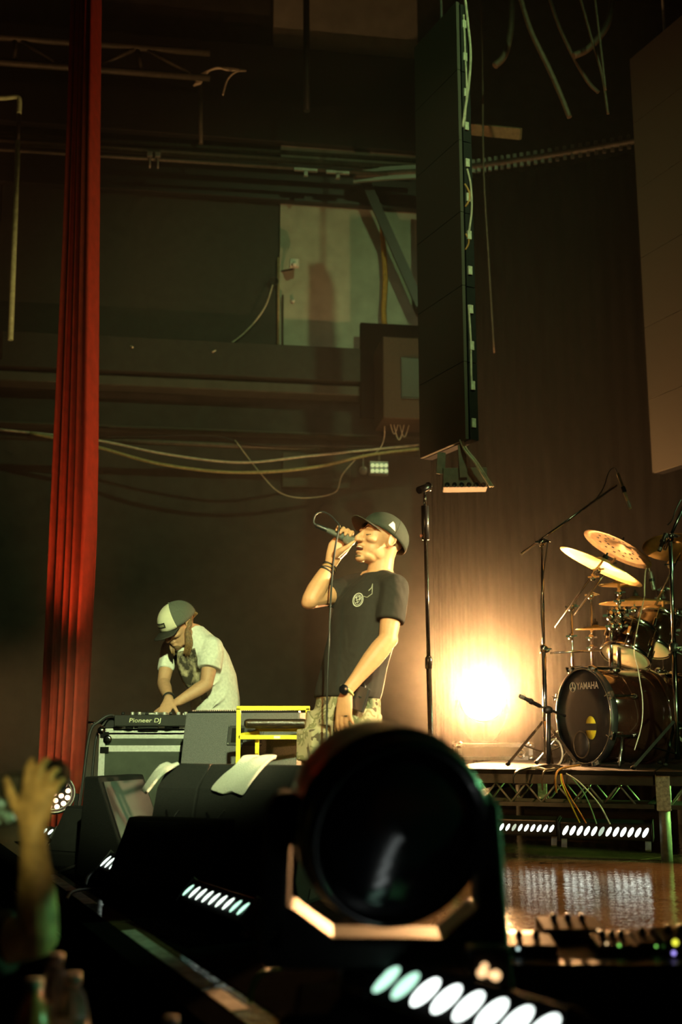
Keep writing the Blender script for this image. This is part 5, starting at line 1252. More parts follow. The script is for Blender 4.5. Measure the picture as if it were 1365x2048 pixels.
# small white flag mark on the cap side
mm = MB(); vs_ = []
for j_ in range(5):
    for i_ in range(5):
        v_ = j_ / 4; u_ = i_ / 4
        a_ = 1.18 + 0.34 * (u_ * (1 - 0.65 * v_) + 0.18 * v_); p_ = 0.16 - 0.05 * u_ + 0.30 * v_
        vs_.append(cq1(0.118 * math.cos(a_) * math.cos(p_) * 1.045, 0.090 * math.sin(a_) * math.cos(p_) * 1.045, 0.104 * math.sin(p_) * 1.045))
mm.add(vs_, [(r_ * 5 + k_, r_ * 5 + k_ + 1, r_ * 5 + k_ + 6, r_ * 5 + k_ + 5) for r_ in range(4) for k_ in range(4)], True)
mm.build('cap_flag', M_white, cap1)
# facial hair, brows, mouth
M_hair = mat('dark_hair', (0.035, 0.022, 0.012), 0.7)
mm = MB()
for sd in (-1, 1): mm.tube([hq_(0.096, 0.012 * sd, 0.026), hq_(0.092, 0.030 * sd, 0.032), hq_(0.070, 0.050 * sd, 0.026)], [0.0028, 0.0032, 0.0016], 6)
mm.build('eyebrows', M_hair, singer)
mm = MB()
for sd in (-1, 1): mm.tube([hq_(0.088, 0.018 * sd, -0.006), hq_(0.0875, 0.032 * sd, -0.009), hq_(0.076, 0.048 * sd, -0.004)], [0.0016, 0.0028, 0.0016], 6)
mm.build('eyelashes', M_hair, singer)
M_stub = mat('stubble', (0.11, 0.065, 0.03), 0.85, var=0.4, scale=300)
mm = MB(); mm.ell(hq_(0.075, 0, -0.1005 - 0.010), (0.0225, 0.024, 0.0115), Mh_, 16, 10); mm.build('goatee', M_stub, singer)
MB().ell(hq_(0.086, 0, -0.0725), (0.018, 0.021, 0.0085), Mh_, 14, 8).build('open_mouth', mat('mouth_dark', (0.09, 0.018, 0.012), 0.5), singer)
MB().ell(hq_(0.0905, 0, -0.0675), (0.014, 0.018, 0.0035), Mh_, 14, 8).build('teeth', mat('teeth', (0.8, 0.76, 0.62), 0.3), singer)
# chest emblem lying on the shirt front
ec = S(717, 1200, -0.172)
bpy.context.view_layer.update()
dg = bpy.context.evaluated_depsgraph_get()
def on_shirt(px, py, o=tee, lift=0.002):
    org = V((0, 0, EYE)); d = (P(px, py, 5.0) - org).normalized()
    inv = o.matrix_world.inverted()
    ok, loc, nrm, _ = o.ray_cast(inv @ org, (inv.to_3x3() @ d).normalized())
    return (o.matrix_world @ loc + (o.matrix_world.to_3x3() @ nrm).normalized() * lift) if ok else None
M_emb = mat('white_print', (0.62, 0.60, 0.52), 0.7)
def shirt_curve(mb, pts, r):
    q = [on_shirt(x, y) for x, y in pts]
    q = [k for k in q if k is not None]
    if len(q) > 1: mb.tube(q, r, 5)
mm = MB()
def el(k, sc_): a = 2 * math.pi * k / 28; x = 9.6 * math.cos(a) * sc_; y = 13.2 * math.sin(a) * sc_; c_, s_ = math.cos(0.32), math.sin(0.32); return (717 + x * c_ - y * s_, 1200 + x * s_ + y * c_)
shirt_curve(mm, [el(k, 1.0) for k in range(29)], 0.0022); shirt_curve(mm, [el(k, 0.74) for k in range(29)], 0.0012)
for (a, c) in (((712, 1196), (721, 1192)), ((713, 1201), (722, 1198)), ((711, 1206), (719, 1204)), ((714, 1194), (716, 1207)), ((720, 1192), (719, 1203)), ((723, 1194), (721, 1200))): shirt_curve(mm, [a, ((a[0] + c[0]) / 2, (a[1] + c[1]) / 2), c], 0.0016)
if mm.v: mm.build('chest_emblem', M_emb, singer)
mm = MB(); shirt_curve(mm, [(738, 1182), (744, 1176), (746, 1168)], 0.0012); shirt_curve(mm, [(746, 1168), (745, 1188), (735, 1195), (728, 1193)], 0.0012)
if mm.v: mm.build('cable_clip', M_cablew, singer)
# watch, bracelets, ring, necklace, belt pack
wd_ = (wrL - elL).normalized()
wc = wrL + wd_ * 0.012
ws = MB(); ws.ring(wc, frame(wd_), 0.0305, 0.006, 28, 8); w_ = ws.build('watch_strap', mat('olive_strap', (0.30, 0.32, 0.12), 0.6), singer)
MB().lathe([(0.019, 0.0), (0.021, 0.004), (0.021, 0.010), (0.017, 0.012), (0, 0.012)], wc + V((-0.012, -0.028, 0.004)), frame((-0.35, -0.93, 0.1)), 20).build('watch_face', M_glassd, w_)
wr_d = (wrR - elR).normalized()
for k, (f_, m_) in enumerate(((0.80, M_blackr), (0.86, M_brass), (0.90, M_blackr), (0.74, M_blackr))):
    MB().ring(elR.lerp(wrR, f_), frame(wr_d + V((0.12 * (k - 1), 0, 0.05 * k))), 0.0335 - 0.0015 * (k == 1), 0.0035 if k != 3 else 0.0055, 28, 6).build('bracelet', m_, singer)
MB().ring(S(758, 1150, 0.015), frame((-0.2, -0.2, 1)), 0.068, 0.0022, 36, 6).build('necklace', M_chrome, singer)
MB().ring(S(693, 1432, -0.262), frame((0.1, 0.0, -1)), 0.0098, 0.0026, 16, 6).build('finger_ring', M_chrome, singer)
MB().ring(mT + mx * 0.105 + mu * 0.034 + mv * 0.012, frame(mx), 0.010, 0.003, 16, 6).build('finger_ring', M_chrome, singer)
bpk = thing('belt_pack', S(721, 1425, -0.22), 'black wireless belt pack clipped at the singer waist', 'transmitter')
MB().box(S(721, 1398, -0.22), (0.062, 0.028, 0.105), Matrix.Rotation(R(18), 3, 'Y') @ RZ(-20)).build('housing', M_blackp, bpk, bevel=0.005)
MB().tube([S(727, 1383, -0.22), S(731, 1372, -0.215), S(726, 1366, -0.21)], 0.004, 6).build('antenna', M_blackp, bpk)
MB().box(S(720, 1394, -0.238), (0.014, 0.003, 0.006), Matrix.Rotation(R(18), 3, 'Y')).build('display', M_chrome, bpk)
# vocal microphone with cable
t = thing('vocal_microphone', mT, 'silver and black vocal microphone held at the singer mouth', 'microphone')
ML = (mH - mT).length; MM_ = frame(mx, (0, 0, 1))
MB().lathe([(0.010, 0.045), (0.012, 0.05), (0.0175, ML * 0.70), (0.019, ML * 0.72)], mT, MM_, 20).build('body', mat('mic_grey', (0.10, 0.11, 0.10), 0.35), t)
MB().lathe([(0.0195, ML * 0.72), (0.023, ML * 0.74), (0.0255, ML * 0.80), (0.0265, ML * 0.88), (0.024, ML * 0.96), (0.012, ML * 1.02), (0.0, ML * 1.03)], mT, MM_, 24).build('grille', mat('mic_mesh', (0.35, 0.36, 0.30), 0.35, 0.8, bump=0.6, scale=600), t)
MB().lathe([(0.0105, -0.01), (0.012, -0.004), (0.012, 0.05), (0.0105, 0.055)], mT, MM_, 16).build('connector', M_blackp, t)
cable('vocal_mic_cable', [mT + mx * -0.005, S(628, 1044, 0), S(632, 1029, 0), S(646, 1024, 0), S(660, 1030, -0.02), S(672, 1042, -0.05), S(679, 1054, -0.075), S(672, 1090, -0.09), S(665, 1150, -0.14), S(661, 1220, -0.22), S(658, 1300, -0.24), S(655, 1375, -0.24), S(654, 1440, -0.22), S(652, 1560, -0.24), V((-0.09, 4.9, 0.02)), V((-0.05, 5.3, 0.012)), V((0.2, 5.9, 0.012))], 0.0042, M_cableb, 'black microphone cable looping down in front of the singer')

# ---- dj ------------------------------------------------------------
YD = 6.95
def D(px, py, dy=0.0): return P(px, py, YD + dy)
body = MB()
fwd2 = V((-0.60, -0.52, -0.60)); up2 = V((-0.42, -0.42, 0.80))
hc2 = D(357, 1250, -0.20)
Md, dq = head(body, hc2, fwd2, up2, 1.06)
body.loft([(D(366, 1255, -0.17), (0.05, 0, 0.03), (0, 0.055, 0)), (D(382, 1262, -0.10), (0.052, 0, 0.04), (0, 0.06, 0)), (D(396, 1280, -0.04), (0.07, 0, 0.04), (0, 0.09, 0))], 18)
def dring(px, py, a, dep, dy=0.0): return (D(px, py, dy), V((a, -a * 0.35, 0)), V((dep * 0.3, dep, 0)))
body.loft([dring(432, 1470, 0.12, 0.11), dring(428, 1400, 0.12, 0.11), dring(412, 1330, 0.13, 0.12, -0.03), dring(398, 1285, 0.11, 0.11, -0.05)])
sL2, sR2 = D(425, 1297, -0.15), D(340, 1297, 0.02)
eL2, wL2 = D(413, 1369, -0.24), D(356, 1404, -0.30)
eR2, wR2 = D(327, 1366, -0.10), D(337, 1396, -0.30)
limb(body, [D(400, 1290, -0.05), sL2], [0.06, 0.055]); limb(body, [D(385, 1288, -0.05), sR2], [0.06, 0.055])
limb(body, [sL2, sL2.lerp(eL2, 0.6), eL2], [0.052, 0.047, 0.040]); limb(body, [eL2, eL2.lerp(wL2, 0.3), wL2], [0.041, 0.042, 0.028])
limb(body, [sR2, sR2.lerp(eR2, 0.6), eR2], [0.050, 0.045, 0.038]); limb(body, [eR2, eR2.lerp(wR2, 0.35), wR2], [0.040, 0.041, 0.028])
hand(body, D(337, 1400, -0.32), (-0.12, -0.45, -0.60), (0.85, -0.2, -0.2), (-0.1, 0.5, -0.6), 1.05, curl=(0.25, 0.35, 0.40, 0.3), thumb=(0.45, 0.25), spread=0.22)
hand(body, D(353, 1406, -0.31), (-0.80, -0.25, -0.32), (-0.2, 0.5, 0.1), (0, 0.1, -1), 1.0, curl=(0.2, 0.25, 0.3, 0.35), thumb=(0.6, 0.2), spread=0.12)
for s_, hx_, fx in ((1, 448, 455), (-1, 418, 418)):
    hp_ = D(hx_, 1470, -0.06 * s_ + 0.02); fp = V((hp_.x, hp_.y, 0.09))
    limb(body, [hp_, hp_.lerp(fp, 0.5), fp], [0.08, 0.055, 0.04])
dj = body.remesh('person', M_skin2, None, 0.0055, 2, base=(D(432, 1470).x, YD, 0))
tag(dj, 'long-haired dj in a white printed t-shirt and trucker cap bent over the deck', 'person')
M_wtee = shirt_mat('white_cotton', (0.74, 0.74, 0.66), 8, 0.5)
# printed picture on the chest and a bar mark near the hem, set in shirt space
nt = M_wtee.node_tree; b = nt.nodes['Principled BSDF']; lk = [l for l in nt.links if l.to_socket == b.inputs['Base Color']][0]; src = lk.from_socket
tc = [n for n in nt.nodes if n.type == 'TEX_COORD'][0]
base2 = V((D(432, 1470).x, YD, 0))
def mask_box(c, half, ang=0.0):
    mp = nt.nodes.new('ShaderNodeMapping'); mp.vector_type = 'TEXTURE'; mp.inputs['Location'].default_value = V(c) - base2; mp.inputs['Rotation'].default_value = (0, ang, 0); mp.inputs['Scale'].default_value = half
    nt.links.new(tc.outputs['Object'], mp.inputs['Vector'])
    ab = nt.nodes.new('ShaderNodeVectorMath'); ab.operation = 'ABSOLUTE'; nt.links.new(mp.outputs['Vector'], ab.inputs[0])
    sx = nt.nodes.new('ShaderNodeSeparateXYZ'); nt.links.new(ab.outputs[0], sx.inputs[0])
    m1 = nt.nodes.new('ShaderNodeMath'); m1.operation = 'MAXIMUM'; nt.links.new(sx.outputs[0], m1.inputs[0]); nt.links.new(sx.outputs[1], m1.inputs[1])
    m2 = nt.nodes.new('ShaderNodeMath'); m2.operation = 'MAXIMUM'; nt.links.new(m1.outputs[0], m2.inputs[0]); nt.links.new(sx.outputs[2], m2.inputs[1])
    m3 = nt.nodes.new('ShaderNodeMath'); m3.operation = 'LESS_THAN'; m3.inputs[1].default_value = 1.0; nt.links.new(m2.outputs[0], m3.inputs[0])
    return m3.outputs[0], mp
pn = nt.nodes.new('ShaderNodeTexNoise'); pn.inputs['Scale'].default_value = 22; pn.inputs['Detail'].default_value = 5; nt.links.new(tc.outputs['Object'], pn.inputs['Vector'])
pr = nt.nodes.new('ShaderNodeValToRGB'); pr.color_ramp.elements[0].position = 0.44; pr.color_ramp.elements[0].color = (0.035, 0.028, 0.018, 1); pr.color_ramp.elements[1].position = 0.66; pr.color_ramp.elements[1].color = (0.50, 0.42, 0.28, 1)
nt.links.new(pn.outputs['Fac'], pr.inputs['Fac'])
mk, _ = mask_box(D(373, 1345, -0.22), (0.080, 0.5, 0.135), R(-14))
mix = nt.nodes.new('ShaderNodeMix'); mix.data_type = 'RGBA'
nt.links.new(mk, mix.inputs[0]); nt.links.new(src, mix.inputs[6]); nt.links.new(pr.outputs['Color'], mix.inputs[7])
wv = nt.nodes.new('ShaderNodeTexWave'); wv.inputs['Scale'].default_value = 36; wv.inputs['Distortion'].default_value = 0; wv.bands_direction = 'X'
nt.links.new(tc.outputs['Object'], wv.inputs['Vector'])
g_ = nt.nodes.new('ShaderNodeMath'); g_.operation = 'GREATER_THAN'; g_.inputs[1].default_value = 0.45; nt.links.new(wv.outputs['Fac'], g_.inputs[0])
mk2, _ = mask_box(D(406, 1392, -0.2), (0.022, 0.4, 0.019), R(-12))
g2 = nt.nodes.new('ShaderNodeMath'); g2.operation = 'MULTIPLY'; nt.links.new(g_.outputs[0], g2.inputs[0]); nt.links.new(mk2, g2.inputs[1])
mix2 = nt.nodes.new('ShaderNodeMix'); mix2.data_type = 'RGBA'; mix2.inputs[7].default_value = (0.02, 0.02, 0.015, 1)
nt.links.new(g2.outputs[0], mix2.inputs[0]); nt.links.new(mix.outputs[2], mix2.inputs[6]); nt.links.new(mix2.outputs[2], b.inputs['Base Color'])
sh = MB()
sh.loft([dring(431, 1462, 0.145, 0.13), dring(432, 1430, 0.148, 0.135), dring(430, 1395, 0.150, 0.14), dring(421, 1350, 0.158, 0.15, -0.02), dring(408, 1310, 0.150, 0.15, -0.04), dring(399, 1282, 0.125, 0.13, -0.05), dring(390, 1262, 0.080, 0.09, -0.07), dring(385, 1252, 0.060, 0.07, -0.08)])
sh.ell(D(372, 1335, -0.16), (0.05, 0.07, 0.13), Matrix.Rotation(R(-14), 3, 'Y'))       # chest hanging forward
limb(sh, [D(405, 1288, -0.07), sL2 + V((0, 0, 0.004))], [0.07, 0.070], 18); sh.tube([sL2, sL2.lerp(eL2, 0.35), sL2.lerp(eL2, 0.60)], [0.070, 0.076, 0.078], 18)
limb(sh, [D(380, 1290, -0.04), sR2 + V((0, 0, 0.004))], [0.06, 0.056], 18); sh.tube([sR2, sR2.lerp(eR2, 0.35), sR2.lerp(eR2, 0.64)], [0.056, 0.055, 0.054], 18)
for (a, c, r_) in (((445, 1290, -0.14), (418, 1330, -0.24), 0.010), ((455, 1335, -0.12), (425, 1372, -0.18), 0.012), ((465, 1370, -0.10), (425, 1415, -0.17), 0.014), ((470, 1398, -0.08), (410, 1425, -0.15), 0.012), ((400, 1300, -0.2), (395, 1345, -0.22), 0.010)):
    p0, p1 = D(*a), D(*c); sh.tube([p0, p0.lerp(p1, 0.5) + V((0, -0.008, -0.012)), p1], [r_ * 0.5, r_, r_ * 0.4], 8)
sh.remesh('t_shirt', M_wtee, dj, 0.007, 5)['label'] = 'white t-shirt with a dark printed picture on the chest'
pa = MB(); pa.loft([dring(434, 1470, 0.14, 0.12), dring(432, 1440, 0.135, 0.12)])
for s_, hx_ in ((1, 448), (-1, 418)):
    hp_ = D(hx_, 1472, -0.06 * s_ + 0.02); fp = V((hp_.x, hp_.y, 0.06)); pa.tube([hp_ + V((0, 0, 0.05)), hp_.lerp(fp, 0.5), fp], [0.09, 0.075, 0.065], 16)
pa.remesh('trousers', mat('dark_denim', (0.02, 0.022, 0.028), 0.85), dj, 0.01, 3)
for s_, hx_ in ((1, 448), (-1, 418)):
    hp_ = D(hx_, 1472, -0.06 * s_ + 0.02); so = MB(); so.ell(V((hp_.x - 0.05, hp_.y - 0.06, 0.045)), (0.12, 0.05, 0.045), RZ(50)); so.ell(V((hp_.x, hp_.y, 0.07)), (0.05, 0.05, 0.05)); so.remesh('shoe', M_blackr, dj, 0.008, 2)
cap2, cq2 = cap_mesh(dj, dq, Md, 1.06, mat('grey_mesh', (0.12, 0.13, 0.10), 0.85, bump=0.5, scale=420), mat('dark_bill', (0.028, 0.026, 0.02), 0.7), panel=mat('cream_cotton', (0.72, 0.68, 0.50), 0.85, var=0.05), R_=(0.118, 0.092, 0.105), ctr=(-0.012, 0, 0.030), bill=0.070)
def patch(mb, u0, u1, v0, v1, k=1.10):
    n = 6; vs = []
    for j in range(2):
        for i in range(n + 1):
            a = u0 + (u1 - u0) * i / n; p_ = v0 if j == 0 else v1
            fr = 1.0 + 0.05 * math.cos(a) * math.sin(p_ * 2)
            vs.append(cq2(0.118 * math.cos(a) * math.cos(p_) * k * fr, 0.092 * math.sin(a) * math.cos(p_) * k * fr, 0.105 * math.sin(p_) * k))
    mb.add(vs, [(i, i + 1, n + 2 + i, n + 1 + i) for i in range(n)])
mm = MB(); patch(mm, -0.34, 0.42, 0.16, 0.44, 1.062); pt = mm.build('cap_patch', mat('patch_black', (0.03, 0.026, 0.016), 0.7), cap2)
mm = MB()
for k in range(7): patch(mm, -0.26 + 0.09 * k, -0.20 + 0.09 * k, 0.25, 0.36, 1.066)
mm.build('patch_lettering', mat('patch_print', (0.45, 0.42, 0.28), 0.7), pt)
# long hair: strands from under the cap over the near shoulder and chest
M_lhair = mat('long_brown_hair', (0.20, 0.11, 0.045), 0.45, var=0.5, scale=90)
hr = MB()
for k in range(34):
    f = k / 33.0; j = random.uniform(-1, 1)
    a0 = dq(-0.055 + 0.075 * f * 0.6, 0.080 + 0.008 * j, 0.022 - 0.02 * f)
    a1 = D(372 + 8 * (1 - f) + 2 * j, 1262, -0.24 - 0.03 * f); a2 = D(374 + 10 * (1 - f) + 3 * j, 1285 + 2 * j, -0.26 - 0.02 * f); a3 = D(368 + 12 * (1 - f) + 4 * j, 1305 + 9 * random.random(), -0.25)
    hr.tube(catmull([a0, a0.lerp(a1, 0.5) + V((0.008, -0.005, 0)), a1, a2, a3], 4), [0.006] * 14 + [0.004, 0.003, 0.001], 5)
for k in range(22):
    f = k / 21.0; j = random.uniform(-1, 1)
    a0 = dq(-0.105 + 0.03 * f, 0.06 * (1 - f) + 0.01, 0.01 + 0.05 * f)
    hr.tube(catmull([a0, D(381 + 3 * j, 1242 + 6 * f, -0.13), D(386 + 3 * j, 1256 + 3 * f, -0.14), D(388 + 4 * j, 1272 + 4 * f, -0.17)], 4), [0.007] * 10 + [0.005, 0.003, 0.001], 5)
for k in range(18):
    j = random.uniform(-1, 1); f = k / 17
    hr.tube(catmull([dq(-0.02, -0.080, -0.01), D(345 - 2 * f, 1275, -0.16), D(347 - 5 * f + 2 * j, 1292, -0.19), D(348 - 4 * f + 2 * j, 1308 + 4 * j, -0.20)], 4), [0.006] * 10 + [0.004, 0.003, 0.001], 5)
hr.build('hair', M_lhair, dj)
MB().ring(wR2 + V((0.002, -0.006, 0.004)), frame(wR2 - eR2), 0.031, 0.0045, 26, 6).build('bracelet', M_blackr, dj)
MB().ring(wR2 + V((0.0, -0.010, -0.004)), frame(wR2 - eR2), 0.030, 0.0028, 26, 6).build('bracelet', M_chrome, dj)
mm = MB()
for sd in (-1, 1): mm.tube([dq(0.098, 0.012 * sd, 0.022), dq(0.092, 0.032 * sd, 0.027), dq(0.070, 0.050 * sd, 0.020)], [0.0025, 0.003, 0.0015], 6)
mm.build('eyebrows', M_lhair, dj)
mm = MB(); mm.ell(dq(0.070, 0, -0.100), (0.028, 0.030, 0.022), Md, 14, 8); mm.ell(dq(0.091, 0, -0.053), (0.010, 0.022, 0.004), Md, 12, 6); mm.build('beard', mat('short_beard', (0.16, 0.095, 0.045), 0.8), dj)

# ---- person in the pit holding up a camera ---------------------------
YC = 2.42
def K(px, py, dy=0.0): return P(px, py, YC + dy)
body = MB()
el3, wr3 = K(78, 1872, 0.02), K(66, 1668, 0.0); sh3 = K(-110, 1905, 0.06)
limb(body, [sh3, sh3.lerp(el3, 0.5), el3], [0.055, 0.050, 0.043])
limb(body, [el3, el3.lerp(wr3, 0.22), el3.lerp(wr3, 0.45), el3.lerp(wr3, 0.8), wr3], [0.041, 0.043, 0.040, 0.031, 0.027])
hand(body, K(66, 1660, 0.0), (0.10, 0.10, 1.0), (-0.9, 0.1, 0.15), (0.0, 1.0, 0.1), 1.08, curl=(0.34, 0.42, 0.5, 0.52), thumb=(0.50, 0.10), spread=0.16)
tx = K(-190, 1960, 0.08)
pc_ = V((tx.x, tx.y, 0))
body.loft([(V((pc_.x, pc_.y, -0.10)), (0.15, 0, 0), (0, 0.11, 0)), (V((pc_.x, pc_.y, 0.15)), (0.16, 0, 0), (0, 0.11, 0)), (V((pc_.x, pc_.y, 0.34)), (0.13, 0, 0), (0, 0.09, 0)), (V((pc_.x, pc_.y, 0.42)), (0.055, 0, 0), (0, 0.055, 0)), (V((pc_.x, pc_.y, 0.50)), (0.052, 0, 0), (0, 0.052, 0))])
limb(body, [V((pc_.x, pc_.y, 0.30)), sh3], [0.08, 0.055])
head(body, (pc_.x, pc_.y + 0.02, 0.60), (0.45, 0.85, 0.1), (0, 0, 1), 1.05)
shl = V((pc_.x - 0.18, pc_.y, 0.32)); e4 = V((pc_.x - 0.22, pc_.y + 0.05, 0.05)); w4 = V((pc_.x - 0.15, pc_.y + 0.2, -0.12))
limb(body, [V((pc_.x, pc_.y, 0.30)), shl, e4, w4], [0.08, 0.052, 0.042, 0.028]); hand(body, w4, (0.3, 0.5, -0.7), (0.6, 0.3, 0.3), (0.5, -0.5, 0), 1.0)
for s_ in (-1, 1): limb(body, [V((pc_.x + 0.09 * s_, pc_.y, -0.12)), V((pc_.x + 0.10 * s_, pc_.y + 0.02, -0.55)), V((pc_.x + 0.11 * s_, pc_.y, -0.92))], [0.085, 0.055, 0.04])
ph = body.remesh('person', mat('skin_tattooed', (0.42, 0.27, 0.13), 0.55, var=0.45, scale=24), None, 0.005, 2, base=(pc_.x, pc_.y, -1.0))
tag(ph, 'person at the picture edge raising a tattooed arm with a camera', 'person')
sh = MB(); sh.loft([(V((pc_.x, pc_.y, -0.18)), (0.19, 0, 0), (0, 0.14, 0)), (V((pc_.x, pc_.y, 0.15)), (0.19, 0, 0), (0, 0.14, 0)), (V((pc_.x, pc_.y, 0.36)), (0.15, 0, 0), (0, 0.11, 0)), (V((pc_.x, pc_.y, 0.43)), (0.065, 0, 0), (0, 0.065, 0))])
limb(sh, [V((pc_.x, pc_.y, 0.30)), sh3], [0.09, 0.07]); sh.tube([sh3, sh3.lerp(el3, 0.35), sh3.lerp(el3, 0.70)], [0.068, 0.068, 0.066], 18); limb(sh, [V((pc_.x, pc_.y, 0.30)), shl, shl.lerp(e4, 0.5)], [0.09, 0.068, 0.06])
sh.remesh('t_shirt', mat('dark_cotton', (0.012, 0.012, 0.012), 0.9), ph, 0.008, 4)
pa = MB()
for s_ in (-1, 1): pa.tube([V((pc_.x + 0.08 * s_, pc_.y, -0.10)), V((pc_.x + 0.10 * s_, pc_.y + 0.02, -0.55)), V((pc_.x + 0.11 * s_, pc_.y, -0.93))], [0.105, 0.08, 0.07], 16)
pa.remesh('trousers', _mats['dark_denim'], ph, 0.01, 3)
for s_ in (-1, 1):
    so = MB(); so.ell(V((pc_.x + 0.11 * s_, pc_.y + 0.05, -0.96)), (0.05, 0.12, 0.04)); so.ell(V((pc_.x + 0.11 * s_, pc_.y, -0.93)), (0.05, 0.05, 0.05)); so.remesh('shoe', M_blackr, ph, 0.01, 2)
hh = MB(); hh.ell((pc_.x, pc_.y + 0.0, 0.655), (0.092, 0.115, 0.10)); hh.build('hair', M_hair, ph)
# the camera he holds: body, lens, lit screen at the back
t = thing('photo_camera', K(40, 1640, 0.08), 'black photo camera with a lit screen held up by the raised hand', 'camera')
cbm = Matrix.Rotation(R(-8), 3, 'Y') @ RZ(12)
MB().box(K(30, 1592, 0.085), (0.12, 0.07, 0.085), cbm).build('body', M_blackp, t, bevel=0.010, seg=3)
MB().box(K(22, 1556, 0.085), (0.05, 0.05, 0.025), cbm).build('viewfinder', M_blackp, t, bevel=0.006)
lc_ = K(74, 1566, 0.10)
MB().lathe([(0.036, -0.03), (0.040, 0.0), (0.040, 0.03), (0.043, 0.035), (0.043, 0.08), (0.036, 0.082), (0.034, 0.07), (0, 0.07)], lc_, frame((0.22, 0.95, 0.12)), 28).build('lens', M_blackp, t)
M_scr = bpy.data.materials.new('camera_screen'); M_scr.use_nodes = True
nt = M_scr.node_tree; b = nt.nodes['Principled BSDF']; tc = nt.nodes.new('ShaderNodeTexCoord'); nz = nt.nodes.new('ShaderNodeTexNoise'); nz.inputs['Scale'].default_value = 42; nz.inputs['Detail'].default_value = 2
nt.links.new(tc.outputs['Object'], nz.inputs['Vector']); cr = nt.nodes.new('ShaderNodeValToRGB')
cr.color_ramp.elements[0].position = 0.44; cr.color_ramp.elements[0].color = (0.0, 0.0, 0.0, 1); cr.color_ramp.elements[1].position = 0.68; cr.color_ramp.elements[1].color = (0.75, 0.85, 0.65, 1)
e_ = cr.color_ramp.elements.new(0.56); e_.color = (0.14, 0.28, 0.10, 1)
nt.links.new(nz.outputs['Fac'], cr.inputs['Fac']); nt.links.new(cr.outputs['Color'], b.inputs['Emission Color']); b.inputs['Emission Strength'].default_value = 0.9; b.inputs['Base Color'].default_value = (0.01, 0.01, 0.01, 1)
fs_ = MB().box(K(10, 1622, 0.02), (0.075, 0.010, 0.060), cbm).build('flip_screen', M_blackp, t, bevel=0.003)
MB().box(K(10, 1622, 0.013), (0.066, 0.003, 0.050), cbm).build('lit_screen', M_scr, fs_)

# ------------------------------------------------------------------ DJ flight case and deck
cx0 = P(199, 1458, 6.3).x; cz = P(200, 1457, 6.3).z; cx1 = cx0 + 0.78
t = thing('dj_flight_case', ((cx0 + cx1) / 2, 6.55, 0), 'upright flight case with pale aluminium edges under the dj deck', 'flight case')
aluminium_case(t, cx0, cx1, 6.3, 6.85, 0.0, cz, 0.018, split=cz - 0.075)
hx = P(236, 1571, 6.29)
hd_ = MB().box((hx.x, 6.292, hx.z), (0.125, 0.014, 0.10)).build('handle_dish', M_steel, t, bevel=0.004)
MB().box((hx.x, 6.284, hx.z), (0.10, 0.006, 0.072)).build('dish_recess', M_black, hd_)
MB().tube(catmull([(hx.x - 0.045, 6.282, hx.z + 0.02), (hx.x - 0.04, 6.262, hx.z + 0.012), (hx.x + 0.04, 6.262, hx.z + 0.012), (hx.x + 0.045, 6.282, hx.z + 0.02)], 4), 0.007, 8).build('grip', M_chrome, hd_)
for (x_, z_) in ((P(208, 1497, 6.3).x, P(208, 1500, 6.3).z), (P(208, 1476, 6.3).x, P(208, 1470, 6.3).z)):
    MB().box((x_ + 0.004, 6.296, z_), (0.05, 0.006, 0.035)).build('corner_brace', M_chrome, t, bevel=0.003)
lz = cz - 0.06
MB().lathe([(0.024, 0), (0.024, 0.006), (0.012, 0.008), (0, 0.008)], (cx0 + 0.05, 6.292, lz), frame((0, -1, 0)), 14).build('latch', M_chrome, t)

dz0, dz1 = P(228, 1453, 6.24).z, P(228, 1430, 6.24).z
dx0 = P(228, 1440, 6.24).x; dx1 = dx0 + 0.46
t = thing('dj_deck', ((dx0 + dx1) / 2, 6.42, cz), 'black dj deck with a maker name on its back edge', 'dj deck')
bd = MB().bx(dx0, dx1, 6.24, 6.60, dz0, dz1).build('body', mat('deck_black', (0.018, 0.018, 0.016), 0.4), t, bevel=0.006)
lettering('lettering', 'Pioneer DJ', P(290, 1441, 6.238), (1, 0, 0), (0, 0, 1), 0.024, mat('pale_print', (0.62, 0.62, 0.42), 0.5), bd, depth=0.001, stretch=1.22, shear=0.12)
for x_ in (dx0 + 0.08, dx0 + 0.30):
    for y_ in (6.28, 6.55): MB().lathe([(0.022, 0), (0.022, dz0 - cz), (0, dz0 - cz)], (x_, y_, cz), None, 14).build('foot', M_blackr, t)
MB().box((dx0 + 0.19, 6.26, (dz0 + cz) / 2), (0.11, 0.02, dz0 - cz)).build('cable_cover', M_blackp, t)
MB().lathe([(0.10, 0.0), (0.10, 0.012), (0.09, 0.016), (0.04, 0.014), (0.0, 0.014)], (dx0 + 0.17, 6.46, dz1), None, 32).build('jog_wheel', M_steel, t)
for k in range(9):
    x_ = dx0 + 0.04 + 0.045 * k + random.uniform(-0.006, 0.006); y_ = 6.27 + random.uniform(0, 0.05)
    MB().lathe([(0.010, 0.0), (0.009, 0.017), (0.0, 0.018)], (x_, y_, dz1), None, 10).build('knob', M_alu if k % 3 else M_blackp, t)
for k in range(3):
    MB().box((dx0 + 0.33 + 0.035 * k, 6.42, dz1 + 0.006), (0.012, 0.02, 0.012)).build('fader_cap', M_alu, t)
